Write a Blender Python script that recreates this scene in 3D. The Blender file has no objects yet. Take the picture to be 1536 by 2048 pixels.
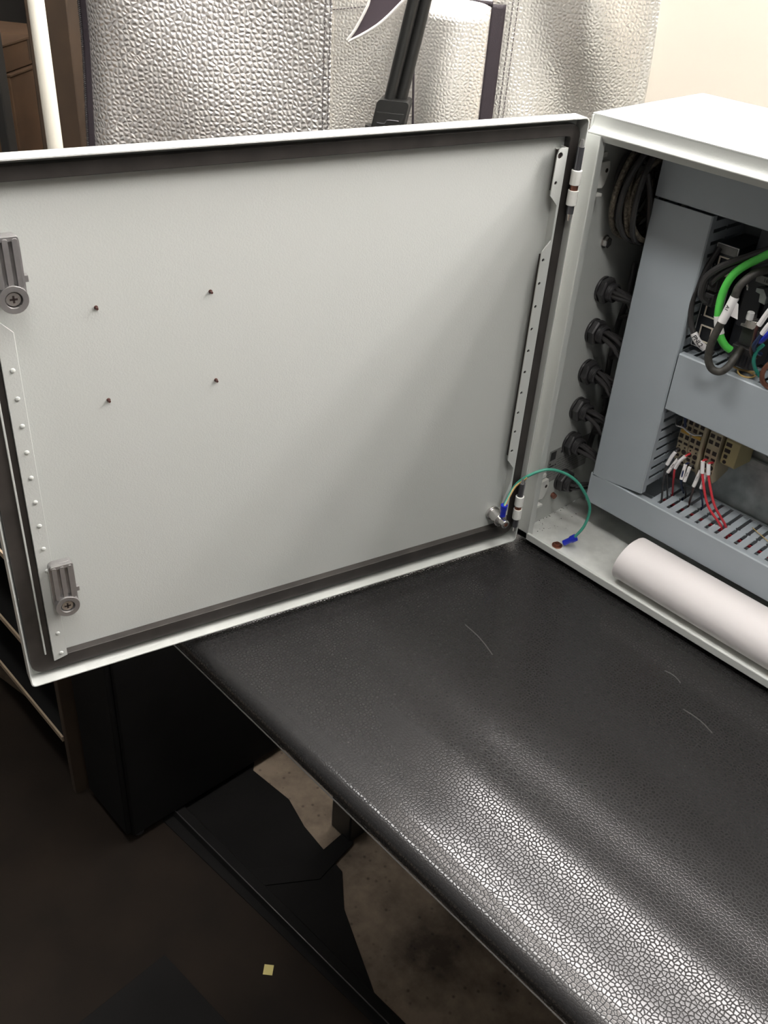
import bpy, math, random
from mathutils import Matrix, Vector
random.seed(7)
SC = bpy.context.scene
COL = SC.collection
R = math.radians

# ------------------------------------------------------------------ camera, world, exposure
cd = bpy.data.cameras.new('camera'); cam = bpy.data.objects.new('camera', cd); COL.objects.link(cam)
cam.location = (0.666366, -0.952810, 0.831809)
cam.rotation_euler = (0.963587, -0.064421, 0.824160)
cd.sensor_fit = 'VERTICAL'; cd.sensor_height = 36.0; cd.lens = 36.0 * 1924.17 / 2048.0
cd.clip_start = 0.02; cd.clip_end = 60
SC.camera = cam
world = bpy.data.worlds.new('world'); SC.world = world; world.use_nodes = True
bg = world.node_tree.nodes['Background']
bg.inputs['Color'].default_value = (1.0, 0.98, 0.96, 1); bg.inputs['Strength'].default_value = 0.15
vs = SC.view_settings
vs.view_transform = 'Standard'; vs.look = 'None'; vs.exposure = 0.0; vs.gamma = 1.0; vs.use_curve_mapping = False
WINDOW_POWER = 52.0      # radiance of the daylight panes in the back wall
CEILING_POWER = 27.0     # radiance of the strip lights on the ceiling

# ------------------------------------------------------------------ materials
def mat(name, col, rough=0.5, metal=0.0, spec=0.5, var=0.0, vscale=30.0, bump=0.0, bscale=200.0, emit=0.0):
    m = bpy.data.materials.new(name); m.use_nodes = True
    nt = m.node_tree; b = nt.nodes['Principled BSDF']
    b.inputs['Base Color'].default_value = (*col, 1)
    b.inputs['Roughness'].default_value = rough; b.inputs['Metallic'].default_value = metal
    b.inputs['Specular IOR Level'].default_value = spec
    tc = nt.nodes.new('ShaderNodeTexCoord')
    if var > 0:
        n = nt.nodes.new('ShaderNodeTexNoise'); n.inputs['Scale'].default_value = vscale; n.inputs['Detail'].default_value = 4
        nt.links.new(tc.outputs['Object'], n.inputs['Vector'])
        cr = nt.nodes.new('ShaderNodeValToRGB')
        cr.color_ramp.elements[0].position = 0.3; cr.color_ramp.elements[1].position = 0.7
        cr.color_ramp.elements[0].color = (*[c * (1 - var) for c in col], 1)
        cr.color_ramp.elements[1].color = (*[min(1, c * (1 + var)) for c in col], 1)
        nt.links.new(n.outputs['Fac'], cr.inputs['Fac']); nt.links.new(cr.outputs['Color'], b.inputs['Base Color'])
    if bump > 0:
        n2 = nt.nodes.new('ShaderNodeTexNoise'); n2.inputs['Scale'].default_value = bscale; n2.inputs['Detail'].default_value = 2
        nt.links.new(tc.outputs['Object'], n2.inputs['Vector'])
        bp = nt.nodes.new('ShaderNodeBump'); bp.inputs['Strength'].default_value = bump; bp.inputs['Distance'].default_value = 0.0006
        nt.links.new(n2.outputs['Fac'], bp.inputs['Height']); nt.links.new(bp.outputs['Normal'], b.inputs['Normal'])
    if emit > 0:
        b.inputs['Emission Color'].default_value = (*col, 1); b.inputs['Emission Strength'].default_value = emit
    return m

def pebble_mat(name, col, rough, metal, scale, strength, dist, spec=0.5, warp=0.0, gap=None, invert=False, axes=None, rnd=0.75, groove=None):
    """grain of rounded cells (leatherette, bubble foil)"""
    m = mat(name, col, rough, metal, spec); nt = m.node_tree; b = nt.nodes['Principled BSDF']
    tc = nt.nodes['Texture Coordinate']
    src = tc.outputs['Object']
    if axes:      # lay the cells out in the sheet's own plane
        cx_ = nt.nodes.new('ShaderNodeCombineXYZ')
        for k_, ax_ in enumerate(axes):
            dt = nt.nodes.new('ShaderNodeVectorMath'); dt.operation = 'DOT_PRODUCT'; dt.inputs[1].default_value = ax_
            nt.links.new(tc.outputs['Object'], dt.inputs[0]); nt.links.new(dt.outputs['Value'], cx_.inputs[k_])
        src = cx_.outputs[0]
    if warp > 0:
        nz = nt.nodes.new('ShaderNodeTexNoise'); nz.inputs['Scale'].default_value = scale * 0.45
        nt.links.new(src, nz.inputs['Vector'])
        sc_ = nt.nodes.new('ShaderNodeVectorMath'); sc_.operation = 'SCALE'; sc_.inputs['Scale'].default_value = warp / scale
        nt.links.new(nz.outputs['Color'], sc_.inputs[0])
        ad = nt.nodes.new('ShaderNodeVectorMath'); ad.operation = 'ADD'
        nt.links.new(src, ad.inputs[0]); nt.links.new(sc_.outputs[0], ad.inputs[1]); src = ad.outputs[0]
    v = nt.nodes.new('ShaderNodeTexVoronoi'); v.feature = 'SMOOTH_F1' if not gap else 'DISTANCE_TO_EDGE'
    v.voronoi_dimensions = '2D'; v.inputs['Randomness'].default_value = rnd
    v.inputs['Scale'].default_value = scale
    nt.links.new(src, v.inputs['Vector'])
    h = v.outputs['Distance']
    if gap:
        mr = nt.nodes.new('ShaderNodeMapRange'); mr.interpolation_type = 'SMOOTHSTEP'
        mr.inputs['From Max'].default_value = gap; nt.links.new(h, mr.inputs['Value']); h = mr.outputs['Result']
    if groove:    # the grooves between the cells are matt
        rr_ = nt.nodes.new('ShaderNodeMapRange'); rr_.inputs['To Min'].default_value = groove; rr_.inputs['To Max'].default_value = rough
        nt.links.new(h, rr_.inputs['Value']); nt.links.new(rr_.outputs['Result'], b.inputs['Roughness'])
        sp_n = nt.nodes.new('ShaderNodeMapRange'); sp_n.inputs['To Min'].default_value = 0.05; sp_n.inputs['To Max'].default_value = spec
        nt.links.new(h, sp_n.inputs['Value']); nt.links.new(sp_n.outputs['Result'], b.inputs['Specular IOR Level'])
    bp = nt.nodes.new('ShaderNodeBump'); bp.inputs['Strength'].default_value = strength; bp.inputs['Distance'].default_value = dist
    bp.invert = invert
    nt.links.new(h, bp.inputs['Height']); nt.links.new(bp.outputs['Normal'], b.inputs['Normal'])
    return m

M = {}
M['paint'] = mat('grey_white_powder_paint', (0.495, 0.51, 0.485), 0.42, bump=0.25, bscale=500)
M['paint_dirty'] = mat('scuffed_powder_paint', (0.60, 0.61, 0.58), 0.45, var=0.10, vscale=60, bump=0.2, bscale=500)
M['gasket'] = mat('dark_foam_gasket', (0.035, 0.031, 0.028), 0.42, var=0.25, vscale=40)
M['zinc'] = mat('cast_zinc', (0.34, 0.33, 0.325), 0.32, 0.7, var=0.1, vscale=80)
M['steel'] = mat('bright_steel', (0.70, 0.68, 0.66), 0.24, 0.93)
M['pin'] = mat('dark_hinge_pin', (0.16, 0.16, 0.17), 0.3, 0.8)
M['knuckle'] = mat('white_plastic', (0.72, 0.72, 0.68), 0.4)
M['duct'] = mat('grey_duct_plastic', (0.37, 0.41, 0.44), 0.42, var=0.03, vscale=12, bump=0.15, bscale=300)
M['black'] = mat('black_nylon', (0.034, 0.033, 0.034), 0.36, var=0.2, vscale=60)
M['cable'] = mat('black_cable_jacket', (0.036, 0.034, 0.034), 0.3)
M['cable_grey'] = mat('sooty_grey_cable_jacket', (0.045, 0.042, 0.036), 0.5, var=0.4, vscale=150)
M['braid'] = mat('brown_grey_braided_sleeve', (0.15, 0.13, 0.10), 0.5, 0.4, var=0.6, vscale=350, bump=0.8, bscale=900)
M['galv'] = mat('galvanised_panel', (0.40, 0.43, 0.42), 0.38, 0.7, var=0.25, vscale=45)
M['tb'] = mat('beige_terminal_plastic', (0.40, 0.345, 0.235), 0.5)
M['tb2'] = mat('olive_terminal_plastic', (0.40, 0.335, 0.17), 0.5)
M['hole_shade'] = mat('opening_shade', (0.02, 0.012, 0.010), 0.7)  # near-black colour stands in for shade inside holes and slots
M['orange'] = mat('amber_marker', (0.55, 0.33, 0.05), 0.5)
M['sleeve'] = mat('white_marker_sleeve', (0.82, 0.80, 0.79), 0.5)
M['ink'] = mat('black_ink', (0.03, 0.03, 0.03), 0.6)
M['red'] = mat('red_wire', (0.62, 0.045, 0.06), 0.35)
M['navy'] = mat('navy_wire', (0.02, 0.035, 0.10), 0.35)
M['blue'] = mat('blue_crimp', (0.015, 0.03, 0.48), 0.3)
M['brown'] = mat('brown_wire', (0.07, 0.03, 0.025), 0.4)
M['teal'] = mat('teal_wire', (0.03, 0.32, 0.24), 0.35)
M['green'] = mat('bright_green_jacket', (0.10, 0.62, 0.09), 0.38)
M['paper'] = mat('off_white_paper', (0.80, 0.76, 0.75), 0.75, var=0.02, vscale=8)
M['switch'] = mat('blue_black_plastic', (0.017, 0.020, 0.026), 0.42)
M['greypipe'] = mat('dull_grey_binding', (0.10, 0.095, 0.09), 0.6)
M['scuff'] = mat('grey_scuff', (0.07, 0.07, 0.068), 0.8)
M['edge'] = mat('pale_trim', (0.75, 0.75, 0.74), 0.4)
M['greylabel'] = mat('grey_label', (0.22, 0.22, 0.21), 0.5, var=0.1, vscale=200)
M['gold'] = mat('gold_shield', (0.95, 0.86, 0.72), 0.45, 0.0)
M['copper'] = mat('copper', (0.30, 0.13, 0.09), 0.35, 0.8)
M['rubber'] = mat('tan_rubber_band', (0.50, 0.34, 0.13), 0.5)
M['beige'] = mat('beige_wall_paint', (0.88, 0.81, 0.70), 0.75, var=0.02, vscale=4, bump=0.1, bscale=150)
M['ceil'] = mat('ceiling_paint', (0.5, 0.48, 0.45), 0.8, var=0.03, vscale=3)
M['darkwall'] = mat('dark_grey_wall', (0.07, 0.065, 0.06), 0.8, var=0.1, vscale=3)
M['card'] = mat('brown_cardboard', (0.075, 0.040, 0.018), 0.85, var=0.15, vscale=12)
M['wood'] = mat('dark_brown_timber', (0.038, 0.023, 0.012), 0.8, var=0.25, vscale=9)
M['lightwood'] = mat('pale_plywood_edge', (0.30, 0.23, 0.16), 0.6, var=0.15, vscale=20)
M['pole'] = mat('white_pipe', (0.80, 0.78, 0.68), 0.4)
M['zip'] = mat('purple_black_zip', (0.030, 0.022, 0.028), 0.6, bump=0.6, bscale=700)
M['thread'] = mat('dark_thread', (0.05, 0.04, 0.045), 0.8)
M['piping'] = mat('white_piping', (0.80, 0.78, 0.74), 0.5)
M['lining'] = mat('dark_plum_lining', (0.06, 0.045, 0.055), 0.5)
M['blackmetal'] = mat('black_satin_tube', (0.022, 0.022, 0.021), 0.33, 0.3)
M['benchwood'] = mat('bench_board', (0.10, 0.08, 0.06), 0.7, var=0.2, vscale=10)
M['yellow'] = mat('yellow_paper', (0.42, 0.36, 0.13), 0.7)
M['frame'] = mat('window_frame_paint', (0.12, 0.11, 0.10), 0.6, var=0.05, vscale=8)
M['pane'] = mat('frosted_daylight_pane', (1.0, 0.955, 0.94), 0.5, emit=WINDOW_POWER)
M['diffuser'] = mat('strip_light_diffuser', (1.0, 0.985, 0.96), 0.5, emit=CEILING_POWER)
M['lamphouse'] = mat('white_lamp_housing', (0.7, 0.7, 0.68), 0.5)
M['black_and_shade'] = mat('matt_black_and_floor_shade', (0.005, 0.0048, 0.0046), 0.85, spec=0.15, var=0.3, vscale=6, bump=0.4, bscale=120)  # plain black parts, and the slabs that paint shade on the floor
M['brown_shade'] = mat('brown_floor_shade', (0.009, 0.006, 0.0038), 0.8, spec=0.15, var=0.35, vscale=7, bump=0.3, bscale=150)  # shade of the dim floor put into a colour
M['mat'] = pebble_mat('black_pebbled_leatherette', (0.017, 0.0165, 0.0165), 0.165, 0.0, 235.0, 0.11, 0.0010, 0.5, warp=0.7, gap=0.22, groove=0.6, axes=((1, 0, 0), (0, 1, 0.6)))
SHEET = ((-0.79878502, -0.60161657, 0), (0, 0, 1))
M['foil_big'] = pebble_mat('silver_bubble_foil_coarse', (0.90, 0.87, 0.84), 0.30, 0.72, 105.0, 0.6, 0.0032, 0.5, warp=0.6, gap=0.5, axes=SHEET)
M['foil'] = pebble_mat('silver_bubble_foil_fine', (0.90, 0.87, 0.81), 0.29, 0.65, 150.0, 0.38, 0.0018, 0.5, warp=0.6, gap=0.5, axes=SHEET)
# worn concrete: stains and chips
def concrete():
    m = mat('stained_concrete', (0.15, 0.12, 0.09), 0.8); nt = m.node_tree; b = nt.nodes['Principled BSDF']
    tc = nt.nodes['Texture Coordinate']
    n = nt.nodes.new('ShaderNodeTexNoise'); n.inputs['Scale'].default_value = 5; n.inputs['Detail'].default_value = 8; n.inputs['Roughness'].default_value = 0.65
    nt.links.new(tc.outputs['Object'], n.inputs['Vector'])
    cr = nt.nodes.new('ShaderNodeValToRGB'); e = cr.color_ramp.elements
    e[0].position = 0.36; e[0].color = (0.045, 0.032, 0.022, 1); e[1].position = 0.6; e[1].color = (0.21, 0.165, 0.12, 1)
    nt.links.new(n.outputs['Fac'], cr.inputs['Fac'])
    v = nt.nodes.new('ShaderNodeTexVoronoi'); v.inputs['Scale'].default_value = 45
    nt.links.new(tc.outputs['Object'], v.inputs['Vector'])
    c2 = nt.nodes.new('ShaderNodeValToRGB'); f = c2.color_ramp.elements
    f[0].position = 0.05; f[0].color = (0.25, 0.25, 0.25, 1); f[1].position = 0.2; f[1].color = (1, 1, 1, 1)
    nt.links.new(v.outputs['Distance'], c2.inputs['Fac'])
    mx = nt.nodes.new('ShaderNodeMix'); mx.data_type = 'RGBA'; mx.blend_type = 'MULTIPLY'; mx.inputs[0].default_value = 0.8
    nt.links.new(cr.outputs['Color'], mx.inputs[6]); nt.links.new(c2.outputs['Color'], mx.inputs[7])
    nt.links.new(mx.outputs[2], b.inputs['Base Color'])
    return m
M['concrete'] = concrete()
# two colour earth wire
def earth():
    m = mat('green_yellow_earth_wire', (0.05, 0.28, 0.20), 0.3); return m
M['earth'] = earth()

# ------------------------------------------------------------------ mesh helpers
class MB:
    def __init__(s, Mx=None):
        s.v = []; s.f = []; s.M = Mx or Matrix()
    def add(s, vs_, fs_, Mx=None):
        T = s.M @ Mx if Mx else s.M
        o = len(s.v); s.v += [T @ Vector(p) for p in vs_]; s.f += [tuple(i + o for i in f) for f in fs_]; return s
    def box(s, x0, x1, y0, y1, z0, z1, Mx=None):
        p = [(x, y, z) for z in (z0, z1) for y in (y0, y1) for x in (x0, x1)]
        return s.add(p, [(0, 2, 3, 1), (4, 5, 7, 6), (0, 1, 5, 4), (2, 6, 7, 3), (0, 4, 6, 2), (1, 3, 7, 5)], Mx)
    def lathe(s, prof, n=20, Mx=None):
        """prof: (radius, height) pairs, turned about local Z"""
        p = []; f = []
        for r, h in prof:
            for k in range(n):
                a = 2 * math.pi * k / n; p.append((r * math.cos(a), r * math.sin(a), h))
        for i in range(len(prof) - 1):
            for k in range(n):
                k2 = (k + 1) % n; f.append((i * n + k, i * n + k2, (i + 1) * n + k2, (i + 1) * n + k))
        f.append(tuple(range(n))[::-1]); f.append(tuple((len(prof) - 1) * n + k for k in range(n)))
        return s.add(p, f, Mx)
    def cyl(s, a, b, r, n=16, r2=None):
        a = Vector(a); b = Vector(b); d = b - a
        return s.lathe([(r, 0), (r if r2 is None else r2, d.length)], n, Matrix.Translation(a) @ d.to_track_quat('Z', 'Y').to_matrix().to_4x4())
    def tube(s, pts, r, n=8, sub=6, closed=False):
        P = [Vector(p) for p in pts]
        q = []
        N = len(P)
        rng = range(N) if closed else range(N - 1)
        for i in rng:
            p0 = P[(i - 1) % N] if (closed or i > 0) else P[0]
            p1 = P[i]; p2 = P[(i + 1) % N]; p3 = P[(i + 2) % N] if (closed or i + 2 < N) else P[-1]
            for k in range(sub):
                t = k / sub
                q.append(0.5 * ((2 * p1) + (p2 - p0) * t + (2 * p0 - 5 * p1 + 4 * p2 - p3) * t * t + (3 * p1 - p0 - 3 * p2 + p3) * t ** 3))
        if not closed: q.append(P[-1])
        m = len(q); vv = []; ff = []
        up = None
        for i in range(m):
            if closed: d = q[(i + 1) % m] - q[i - 1]
            else: d = q[min(i + 1, m - 1)] - q[max(i - 1, 0)]
            d.normalize()
            if up is None: up = d.orthogonal().normalized()
            else:
                up = up - d * up.dot(d); up.normalize()
            side = d.cross(up)
            for k in range(n):
                a = 2 * math.pi * k / n; vv.append(q[i] + r * (math.cos(a) * up + math.sin(a) * side))
        for i in range(m if closed else m - 1):
            j = (i + 1) % m
            for k in range(n):
                k2 = (k + 1) % n; ff.append((i * n + k, i * n + k2, j * n + k2, j * n + k))
        if not closed:
            ff.append(tuple(range(n))[::-1]); ff.append(tuple((m - 1) * n + k for k in range(n)))
        return s.add(vv, ff)
    def prism(s, poly, a, b, axis='x'):
        """closed polygon in the plane across `axis`, extruded from a to b"""
        n = len(poly)
        def mk(u, v, w):
            return {'x': (w, u, v), 'y': (u, w, v), 'z': (u, v, w)}[axis]
        p = [mk(u, v, a) for u, v in poly] + [mk(u, v, b) for u, v in poly]
        f = [(i, (i + 1) % n, n + (i + 1) % n, n + i) for i in range(n)] + [tuple(range(n))[::-1], tuple(range(n, 2 * n))]
        return s.add(p, f)
    def plate(s, outline, holes, depth, Mx=None):
        """flat plate with real holes; outline in local XY, thickness along Z"""
        c = bpy.data.curves.new('tmp', 'CURVE'); c.dimensions = '2D'; c.fill_mode = 'BOTH'; c.extrude = depth / 2
        for loop in [outline] + list(holes):
            sp = c.splines.new('POLY'); sp.points.add(len(loop) - 1); sp.use_cyclic_u = True
            for k, (x, y) in enumerate(loop): sp.points[k].co = (x, y, 0, 1)
        o = bpy.data.objects.new('tmp', c); COL.objects.link(o)
        me = o.to_mesh()
        s.add([v.co.copy() for v in me.vertices], [tuple(p.vertices) for p in me.polygons], Mx)
        o.to_mesh_clear(); bpy.data.objects.remove(o); bpy.data.curves.remove(c)
        return s

def weld(me):
    import bmesh
    bm = bmesh.new(); bm.from_mesh(me); bmesh.ops.remove_doubles(bm, verts=bm.verts, dist=1e-6)
    bmesh.ops.recalc_face_normals(bm, faces=bm.faces); bm.to_mesh(me); bm.free()

def wloc(o):
    p = Vector((0, 0, 0))
    while o: p += o.location; o = o.parent
    return p

def build(name, mb, m, parent=None, bevel=0.0, origin=None, seg=2, sharp=32):
    v = mb.v
    if origin is None:
        lo = [min(p[i] for p in v) for i in range(3)]; hi = [max(p[i] for p in v) for i in range(3)]
        origin = Vector(((lo[0] + hi[0]) / 2, (lo[1] + hi[1]) / 2, lo[2]))
    origin = Vector(origin)
    me = bpy.data.meshes.new(name); me.from_pydata([p - origin for p in v], [], mb.f); weld(me)
    me.materials.append(M[m] if isinstance(m, str) else m)
    me.shade_smooth(); me.set_sharp_from_angle(angle=R(sharp))
    o = bpy.data.objects.new(name, me); COL.objects.link(o)
    if parent:
        o.parent = parent; o.location = origin - wloc(parent)
    else: o.location = origin
    if bevel > 0:
        bv = o.modifiers.new('bevel', 'BEVEL'); bv.width = bevel; bv.segments = seg; bv.limit_method = 'ANGLE'; bv.angle_limit = R(40)
        bv.harden_normals = False
    return o

def copy_to(o, delta, parent=None):
    """a copy that shares mesh data, shifted by delta"""
    c = o.copy(); COL.objects.link(c); c.parent = parent if parent else o.parent; c.location = o.location + Vector(delta); return c

def thing(name, loc, label, cat, group=None):
    o = bpy.data.objects.new(name, None); COL.objects.link(o); o.location = loc; o.empty_display_size = 0.02
    o['label'] = label; o['category'] = cat
    if group: o['group'] = group
    return o
def tag(o, label, cat, group=None):
    o['label'] = label; o['category'] = cat
    if group: o['group'] = group
    return o
def struct(name, mb, m, **k):
    o = build(name, mb, m, **k); o['kind'] = 'structure'; return o

def rrect(x0, x1, y0, y1, r, n=5):
    out = []
    for cx, cy, a0 in ((x1 - r, y1 - r, 0), (x0 + r, y1 - r, 90), (x0 + r, y0 + r, 180), (x1 - r, y0 + r, 270)):
        for k in range(n + 1):
            a = R(a0 + 90 * k / n); out.append((cx + r * math.cos(a), cy + r * math.sin(a)))
    return out
def circ(x, y, r, n=12):
    return [(x + r * math.cos(2 * math.pi * k / n), y + r * math.sin(2 * math.pi * k / n)) for k in range(n)]

def lettering(txt, size, Mx, parent, name='lettering', m='ink'):
    c = bpy.data.curves.new('txt', 'FONT'); c.body = txt; c.size = size; c.align_x = 'CENTER'; c.align_y = 'CENTER'; c.extrude = 0.00005; c.offset = size * 0.015
    o = bpy.data.objects.new('txt', c); COL.objects.link(o); me = o.to_mesh()
    mb = MB(Mx); mb.add([v.co.copy() for v in me.vertices], [tuple(p.vertices) for p in me.polygons])
    o.to_mesh_clear(); bpy.data.objects.remove(o); bpy.data.curves.remove(c)
    return build(name, mb, m, parent)

def frame_along(p, d, face):
    """matrix whose X runs along d and whose Z looks towards `face`"""
    x = Vector(d).normalized(); z = Vector(face); z = (z - x * z.dot(x)).normalized(); y = z.cross(x)
    return Matrix.Translation(Vector(p)) @ Matrix((x, y, z)).transposed().to_4x4()

# ================================================================== the room
FZ = -0.85
CZ = 2.25
WALL_Y = 0.60
mb = MB().box(-4.0, 3.0, -3.0, 2.2, FZ - 0.1, FZ); struct('floor', mb, 'concrete')
mb = MB().box(-4.0, 3.0, -3.0, 2.2, CZ, CZ + 0.1); struct('ceiling', mb, 'ceil')
# back wall with a window opening above the bench
WX0, WX1, WZ0, WZ1 = -1.70, 1.35, 1.12, 2.13
WE = -2.15
mb = MB().box(WE, 3.0, WALL_Y, WALL_Y + 0.12, FZ, WZ0).box(WE, 3.0, WALL_Y, WALL_Y + 0.12, WZ1, CZ)
mb.box(WX1, 3.0, WALL_Y, WALL_Y + 0.12, WZ0, WZ1).box(WE, WX0, WALL_Y, WALL_Y + 0.12, WZ0, WZ1)
struct('wall_back', mb, 'beige')
mb = MB().box(-4.0, -3.9, -3.0, 2.2, FZ, CZ); struct('wall_left', mb, 'darkwall')
mb = MB().box(-4.0, WE, 2.1, 2.2, FZ, CZ).box(WE, WE + 0.12, WALL_Y + 0.12, 2.2, FZ, CZ); struct('wall_far', mb, 'darkwall')
w = bpy.data.objects.new('window_1', None); COL.objects.link(w); w.location = ((WX0 + WX1) / 2, WALL_Y + 0.06, WZ0); w['kind'] = 'structure'
rows = [(1.17, 1.26), (1.38, 1.54), (1.79, 2.09)]
mb = MB(); zs = [WZ0] + [z for r_ in rows for z in r_] + [WZ1]
for k in range(0, len(zs), 2): mb.box(WX0, WX1, WALL_Y + 0.025, WALL_Y + 0.055, zs[k], zs[k + 1])
mb.box(WX0, WX0 + 0.05, WALL_Y + 0.026, WALL_Y + 0.054, WZ0, WZ1).box(WX1 - 0.05, WX1, WALL_Y + 0.026, WALL_Y + 0.054, WZ0, WZ1)
build('window_frame', mb, 'frame', w, bevel=0.003)
for z0, z1 in rows:
    build('window_pane', MB().box(WX0 + 0.05, WX1 - 0.05, WALL_Y + 0.032, WALL_Y + 0.037, z0, z1), 'pane', w)

def strip_light(x, y, label, n=1):
    t = thing('ceiling_light', (x, y, CZ - 0.09), label, 'ceiling light', 'strip lights on the ceiling')
    build('housing', MB().box(x - 0.65, x + 0.65, y - 0.125, y + 0.125, CZ - 0.05, CZ - 0.001), 'lamphouse', t, bevel=0.004)
    build('diffuser', MB().prism([(y - 0.115, CZ - 0.05), (y - 0.10, CZ - 0.085), (y + 0.10, CZ - 0.085), (y + 0.115, CZ - 0.05)], x - 0.63, x + 0.63), 'diffuser', t)
strip_light(1.25, -1.0, 'long white strip light on the ceiling above the bench front')
strip_light(-0.75, -0.88, 'added strip light on the ceiling at the left, brightening the silver cover')  # added fill lamp for the foil cover
strip_light(0.45, -0.02, 'added strip light on the ceiling over the enclosure, brightening the back wall')  # lamp added near the back wall to brighten it

# ================================================================== bench and its mat
MZ = 0.008
bench = thing('workbench', (0.45, 0.05, FZ), 'dark workbench carrying the grey enclosure', 'workbench')
build('bench_top', MB().box(-0.295, 1.6, -0.465, 0.585, -0.055, -0.022), 'benchwood', bench, bevel=0.003)
for x, y in ((-0.24, -0.06), (1.45, -0.38), (-0.25, 0.5), (1.45, 0.5)):
    build('leg', MB().box(x - 0.03, x + 0.03, y - 0.03, y + 0.03, FZ, -0.056), 'blackmetal', bench, bevel=0.004)
build('stretcher', MB().box(-0.22, 1.42, 0.485, 0.515, FZ + 0.12, FZ + 0.16), 'blackmetal', bench, bevel=0.003)
fy = -0.493
# the soft sheet never lies quite flat: low ripples run along its front, left over from being rolled up
KN = [(-0.480, 2), (-0.430, 1), (-0.375, 0), (-0.340, -1), (-0.305, -2), (-0.268, -3), (-0.230, -4), (-0.190, -5)]
def ripple_slope(y):
    if y < KN[0][0] or y > KN[-1][0]: return 0.0
    for (a, p), (b, q) in zip(KN, KN[1:]):
        if a <= y <= b:
            ph = p + (q - p) * (y - a) / (b - a); break
    amp = 0.050 if y < -0.36 else 0.050 * max(0.0, (-0.19 - y) / 0.17)
    return amp * math.cos(math.pi * ph)
RY = [-0.466 + 0.004 * k for k in range(72)]
RZ = [0.0]
for a, b in zip(RY, RY[1:]): RZ.append(RZ[-1] + (b - a) * ripple_slope((a + b) / 2))
rz0 = RZ[-1]; RZ = [z - rz0 for z in RZ]
def ripple(y):
    if y >= RY[-1]: return 0.0
    t = max(0.0, (y - RY[0]) / 0.004); k = min(int(t), len(RY) - 2); return RZ[k] + (RZ[k + 1] - RZ[k]) * (t - k)
def mat_section(x):
    p = [(0.585, -0.0215), (0.585, MZ - 0.002), (0.583, MZ), (0.575, MZ), (-0.10, MZ)]
    sh = 0.006 * math.sin(4.2 * x + 0.6) + 0.012 * (x - 0.45)
    ys = [-0.17 - 0.0045 * k for k in range(67)]
    p += [(y, MZ + ripple(y + sh) * min(1.0, (y + 0.4735) / 0.012) * max(0.0, min(1.0, (x + 0.25) / 0.3))) for y in ys if y > -0.4685]
    p.append((-0.4695, MZ))
    for k in range(9):
        a = R(90 + 90 * k / 8); p.append((fy + 0.020 + 0.020 * math.cos(a), MZ - 0.016 + 0.016 * math.sin(a)))
    return p + [(fy + 0.0005, MZ - 0.024), (fy + 0.004, -0.0215)]
xs = [-0.30 + 1.92 * k / 64 for k in range(65)]
secs = [mat_section(x) for x in xs]; n = len(secs[0]); mb = MB()
vv = [(x, y, z) for x, sec in zip(xs, secs) for y, z in sec]; ff = []
for i_ in range(len(xs) - 1):
    for k in range(n): ff.append((i_ * n + k, i_ * n + (k + 1) % n, (i_ + 1) * n + (k + 1) % n, (i_ + 1) * n + k))
ff += [tuple(range(n))[::-1], tuple((len(xs) - 1) * n + k for k in range(n))]
mb.add(vv, ff)
mt = thing('bench_mat', (0.45, 0.05, -0.0215), 'black pebbled leatherette mat with rounded front edge on the bench', 'bench mat')
o = build('padded_sheet', mb, 'mat', mt, sharp=50)
build('edge_piping', MB().tube([(-0.30 + 0.192 * k, fy + 0.0005, MZ - 0.0275) for k in range(11)], 0.0009, 6, 2), 'greypipe', mt)
o['label'] = 'glossy pebbled black surface'
for a_, b_ in (((0.083, -0.197), (0.144, -0.2115)), ((0.352, -0.102), (0.395, -0.108)), ((0.30, -0.063), (0.325, -0.066))):
    q_ = [(a_[0] + (b_[0] - a_[0]) * t, a_[1] + (b_[1] - a_[1]) * t + 0.003 * math.sin(3.14 * t), MZ + 0.00005) for t in (0, 0.25, 0.5, 0.75, 1)]
    sc_o = build('scuff_mark', MB().tube(q_, 0.0007, 6, 4), 'scuff', mt)

# ================================================================== enclosure
EW = 0.682; EB = 0.016; ET = 0.600; ED = 0.236
enc = thing('electrical_enclosure', (0.34, 0.118, MZ), 'open light grey steel electrical enclosure on the black bench mat', 'enclosure')
t_ = 0.0018
mb = MB()
mb.box(-0.003, -0.003 + t_ + 0.0012, 0.004, ED, EB, ET)
mb.box(EW, EW + 0.003, 0.004, ED, EB, ET)
build('side_panel', MB().box(-0.003, 0.0, 0.006, ED, EB + 0.002, ET - 0.002), 'paint', enc, bevel=0.001)
build('side_panel', MB().box(EW, EW + 0.003, 0.006, ED, EB + 0.002, ET - 0.002), 'paint', enc, bevel=0.001)
build('top_panel', MB().box(-0.003, EW + 0.003, 0.0072, ED, ET - 0.003, ET), 'paint', enc, bevel=0.0014, seg=3)
build('bottom_panel', MB().box(-0.003, EW + 0.003, 0.0072, ED, EB, EB + 0.004), 'paint_dirty', enc, bevel=0.001)
build('back_panel', MB().box(-0.003, EW + 0.003, ED - 0.003, ED, EB + 0.004, ET - 0.003), 'paint', enc, bevel=0.0005)
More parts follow.
